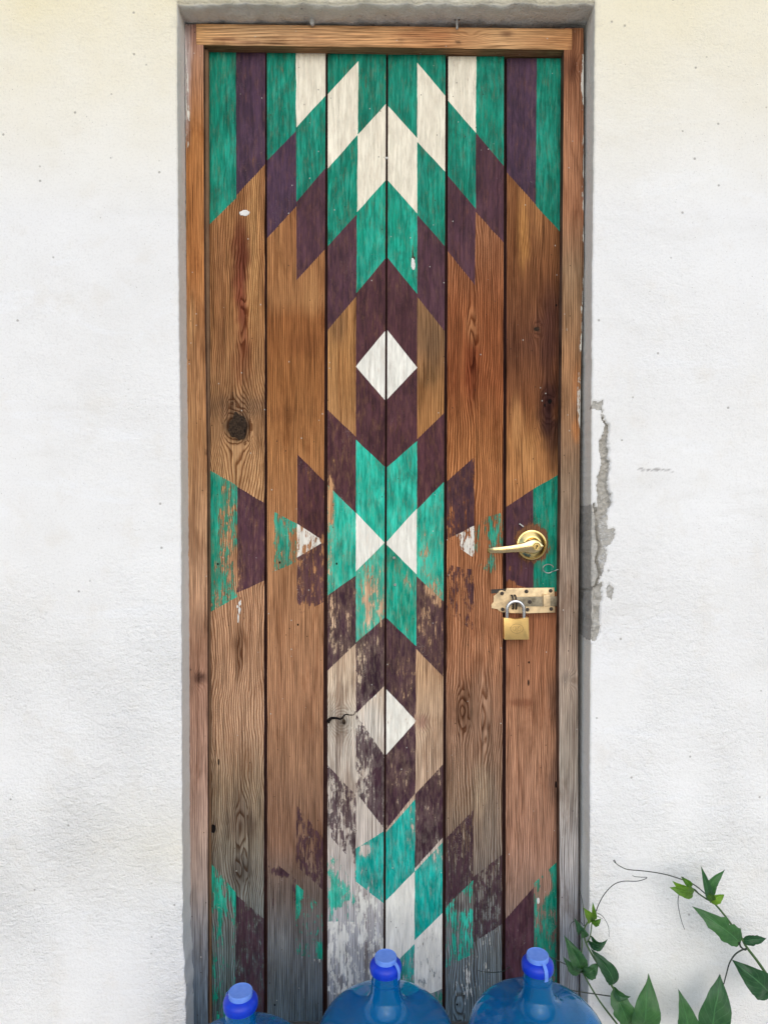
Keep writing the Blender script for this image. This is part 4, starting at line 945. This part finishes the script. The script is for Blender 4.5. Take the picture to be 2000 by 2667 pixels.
for bs, tp, wd, bn, mt, fo, te in (
    ((545, 1095), (672, 1420), 125, -6, LEAF_D, 0.3, 0.2), ((748, 1400), (822, 1045), 178, -22, LEAF_D, 0.25, 0.05), ((545, 1080), (662, 1158), 62, 26, LEAF_D, 0.3, 0.1),
    ((545, 1060), (398, 842), 96, 30, LEAF_D, 0.25, 0.15), ((318, 972), (204, 742), 98, 12, LEAF_D, 0.3, 0.15), ((318, 972), (438, 925), 96, 10, LEAF_D, 0.25, 0.2), ((316, 970), (196, 888), 66, -10, LEAF_D, 0.3, 0.3),
    ((380, 712), (503, 742), 66, 52, LEAF_D, 0.3, 0.1), ((362, 752), (462, 782), 56, 12, LEAF_D, 0.3, 0.4), ((330, 720), (318, 660), 50, 6, LEAF_D, 0.3, 0.2), ((310, 690), (275, 612), 50, 4, LEAF_D, 0.3, 0.3),
    ((385, 600), (338, 530), 62, 8, LEAF_Y, 0.35, 0.3), ((380, 605), (452, 598), 52, 8, LEAF_Y, 0.3, 0.3), ((400, 585), (402, 488), 34, -4, LEAF_Y, 0.4, 0.1), ((395, 575), (358, 545), 44, -6, LEAF_Y, 0.4, 0.2), ((395, 580), (418, 545), 36, -6, LEAF_Y, 0.4, 0.2)):
    leaf(VL, bs, tp, wd, bn, mt, YV, YV - 0.012 - 0.02*random.random(), fo, te)
strand(VL, 'tendril', [(-200, 935), (-255, 968), (-330, 975), (-405, 968), (-434, 958)], 0.0010, 0.0006, STEM_D, [-0.05, -0.03, -0.01, 0.02, 0.05])
VR = empty('climbing_vine', U(*c1(1500, 1500), -0.06), 'loose vine shoot with long curling tendrils arching across the white wall', 'vine')
YR = -0.07
strand(VR, 'stem', [(1800, 1220), (1659, 1010), (1580, 895), (1500, 790), (1460, 718), (1400, 640), (1340, 560), (1272, 482), (1200, 438), (1150, 402), (1100, 360)], 0.0036, 0.0014, STEM_G, YR)
strand(VR, 'stem', [(1272, 484), (1262, 460), (1245, 425)], 0.0018, 0.0012, STEM_G, YR)
strand(VR, 'leaf_stalk', [(1500, 805), (1470, 812), (1420, 845), (1380, 905), (1358, 980), (1337, 1060)], 0.0019, 0.0012, STEM_D, YR - 0.005)
strand(VR, 'leaf_stalk', [(1447, 755), (1460, 790), (1490, 812), (1502, 800)], 0.0022, 0.0018, STEM_D, YR - 0.006)
strand(VR, 'tendril', [(1215, 418), (1150, 362), (1090, 325), (1020, 300), (940, 275), (860, 258), (760, 244), (650, 234), (600, 215), (562, 190), (545, 172), (552, 168), (562, 186)], 0.0013, 0.0008, STEM_D, [-0.07, -0.07, -0.07, -0.065, -0.06, -0.05, -0.045, -0.04, -0.04, -0.04, -0.04, -0.042, -0.044])
strand(VR, 'tendril', [(1050, 350), (1020, 400), (1008, 470), (1022, 560), (1040, 625), (1056, 666)], 0.0009, 0.0006, STEM_D, -0.08)
strand(VR, 'tendril', [(1160, 412), (1130, 378), (1080, 360), (1055, 320), (1046, 290), (1036, 292)], 0.0012, 0.0007, STEM_D, -0.08)
strand(VR, 'stem', [(1345, 1500), (1350, 1347), (1353, 1262)], 0.0026, 0.0022, STEM_D, -0.06)
for bs, tp, wd, bn, mt, fo, te, by in (
    ((1455, 762), (1150, 548), 124, 26, LEAF_D, 0.2, 0.5, 0.42), ((1468, 745), (1652, 748), 66, -18, LEAF_D, 0.25, 0.25, 0.42), ((1668, 1130), (1436, 932), 170, 22, LEAF_D, 0.2, 0.05, 0.42),
    ((1210, 1450), (1345, 1050), 196, -30, LEAF_D, 0.22, 0.05, 0.5), ((1066, 1450), (1036, 1145), 130, 8, LEAF_D, 0.25, 0.05, 0.42),
    ((1240, 455), (1196, 240), 54, -12, LEAF_D, 0.35, 0.1, 0.42), ((1232, 425), (1358, 262), 74, -58, LEAF_D, 0.3, 0.1, 0.42), ((1228, 450), (1340, 432), 82, -10, LEAF_Y, 0.25, 0.2, 0.42), ((1250, 462), (1215, 400), 46, 6, LEAF_Y, 0.3, 0.2, 0.5),
    ((1118, 398), (976, 386), 72, 14, LEAF_Y, 0.3, 0.2, 0.5), ((1090, 372), (986, 334), 50, -10, LEAF_Y, 0.3, 0.2, 0.5), ((1112, 405), (1055, 438), 46, 8, LEAF_Y, 0.3, 0.2, 0.5), ((1100, 360), (1042, 300), 40, 6, LEAF_Y, 0.35, 0.1, 0.5)):
    leaf(VR, bs, tp, wd, bn, mt, YR, YR - 0.012 - 0.02*random.random(), fo, te, by)
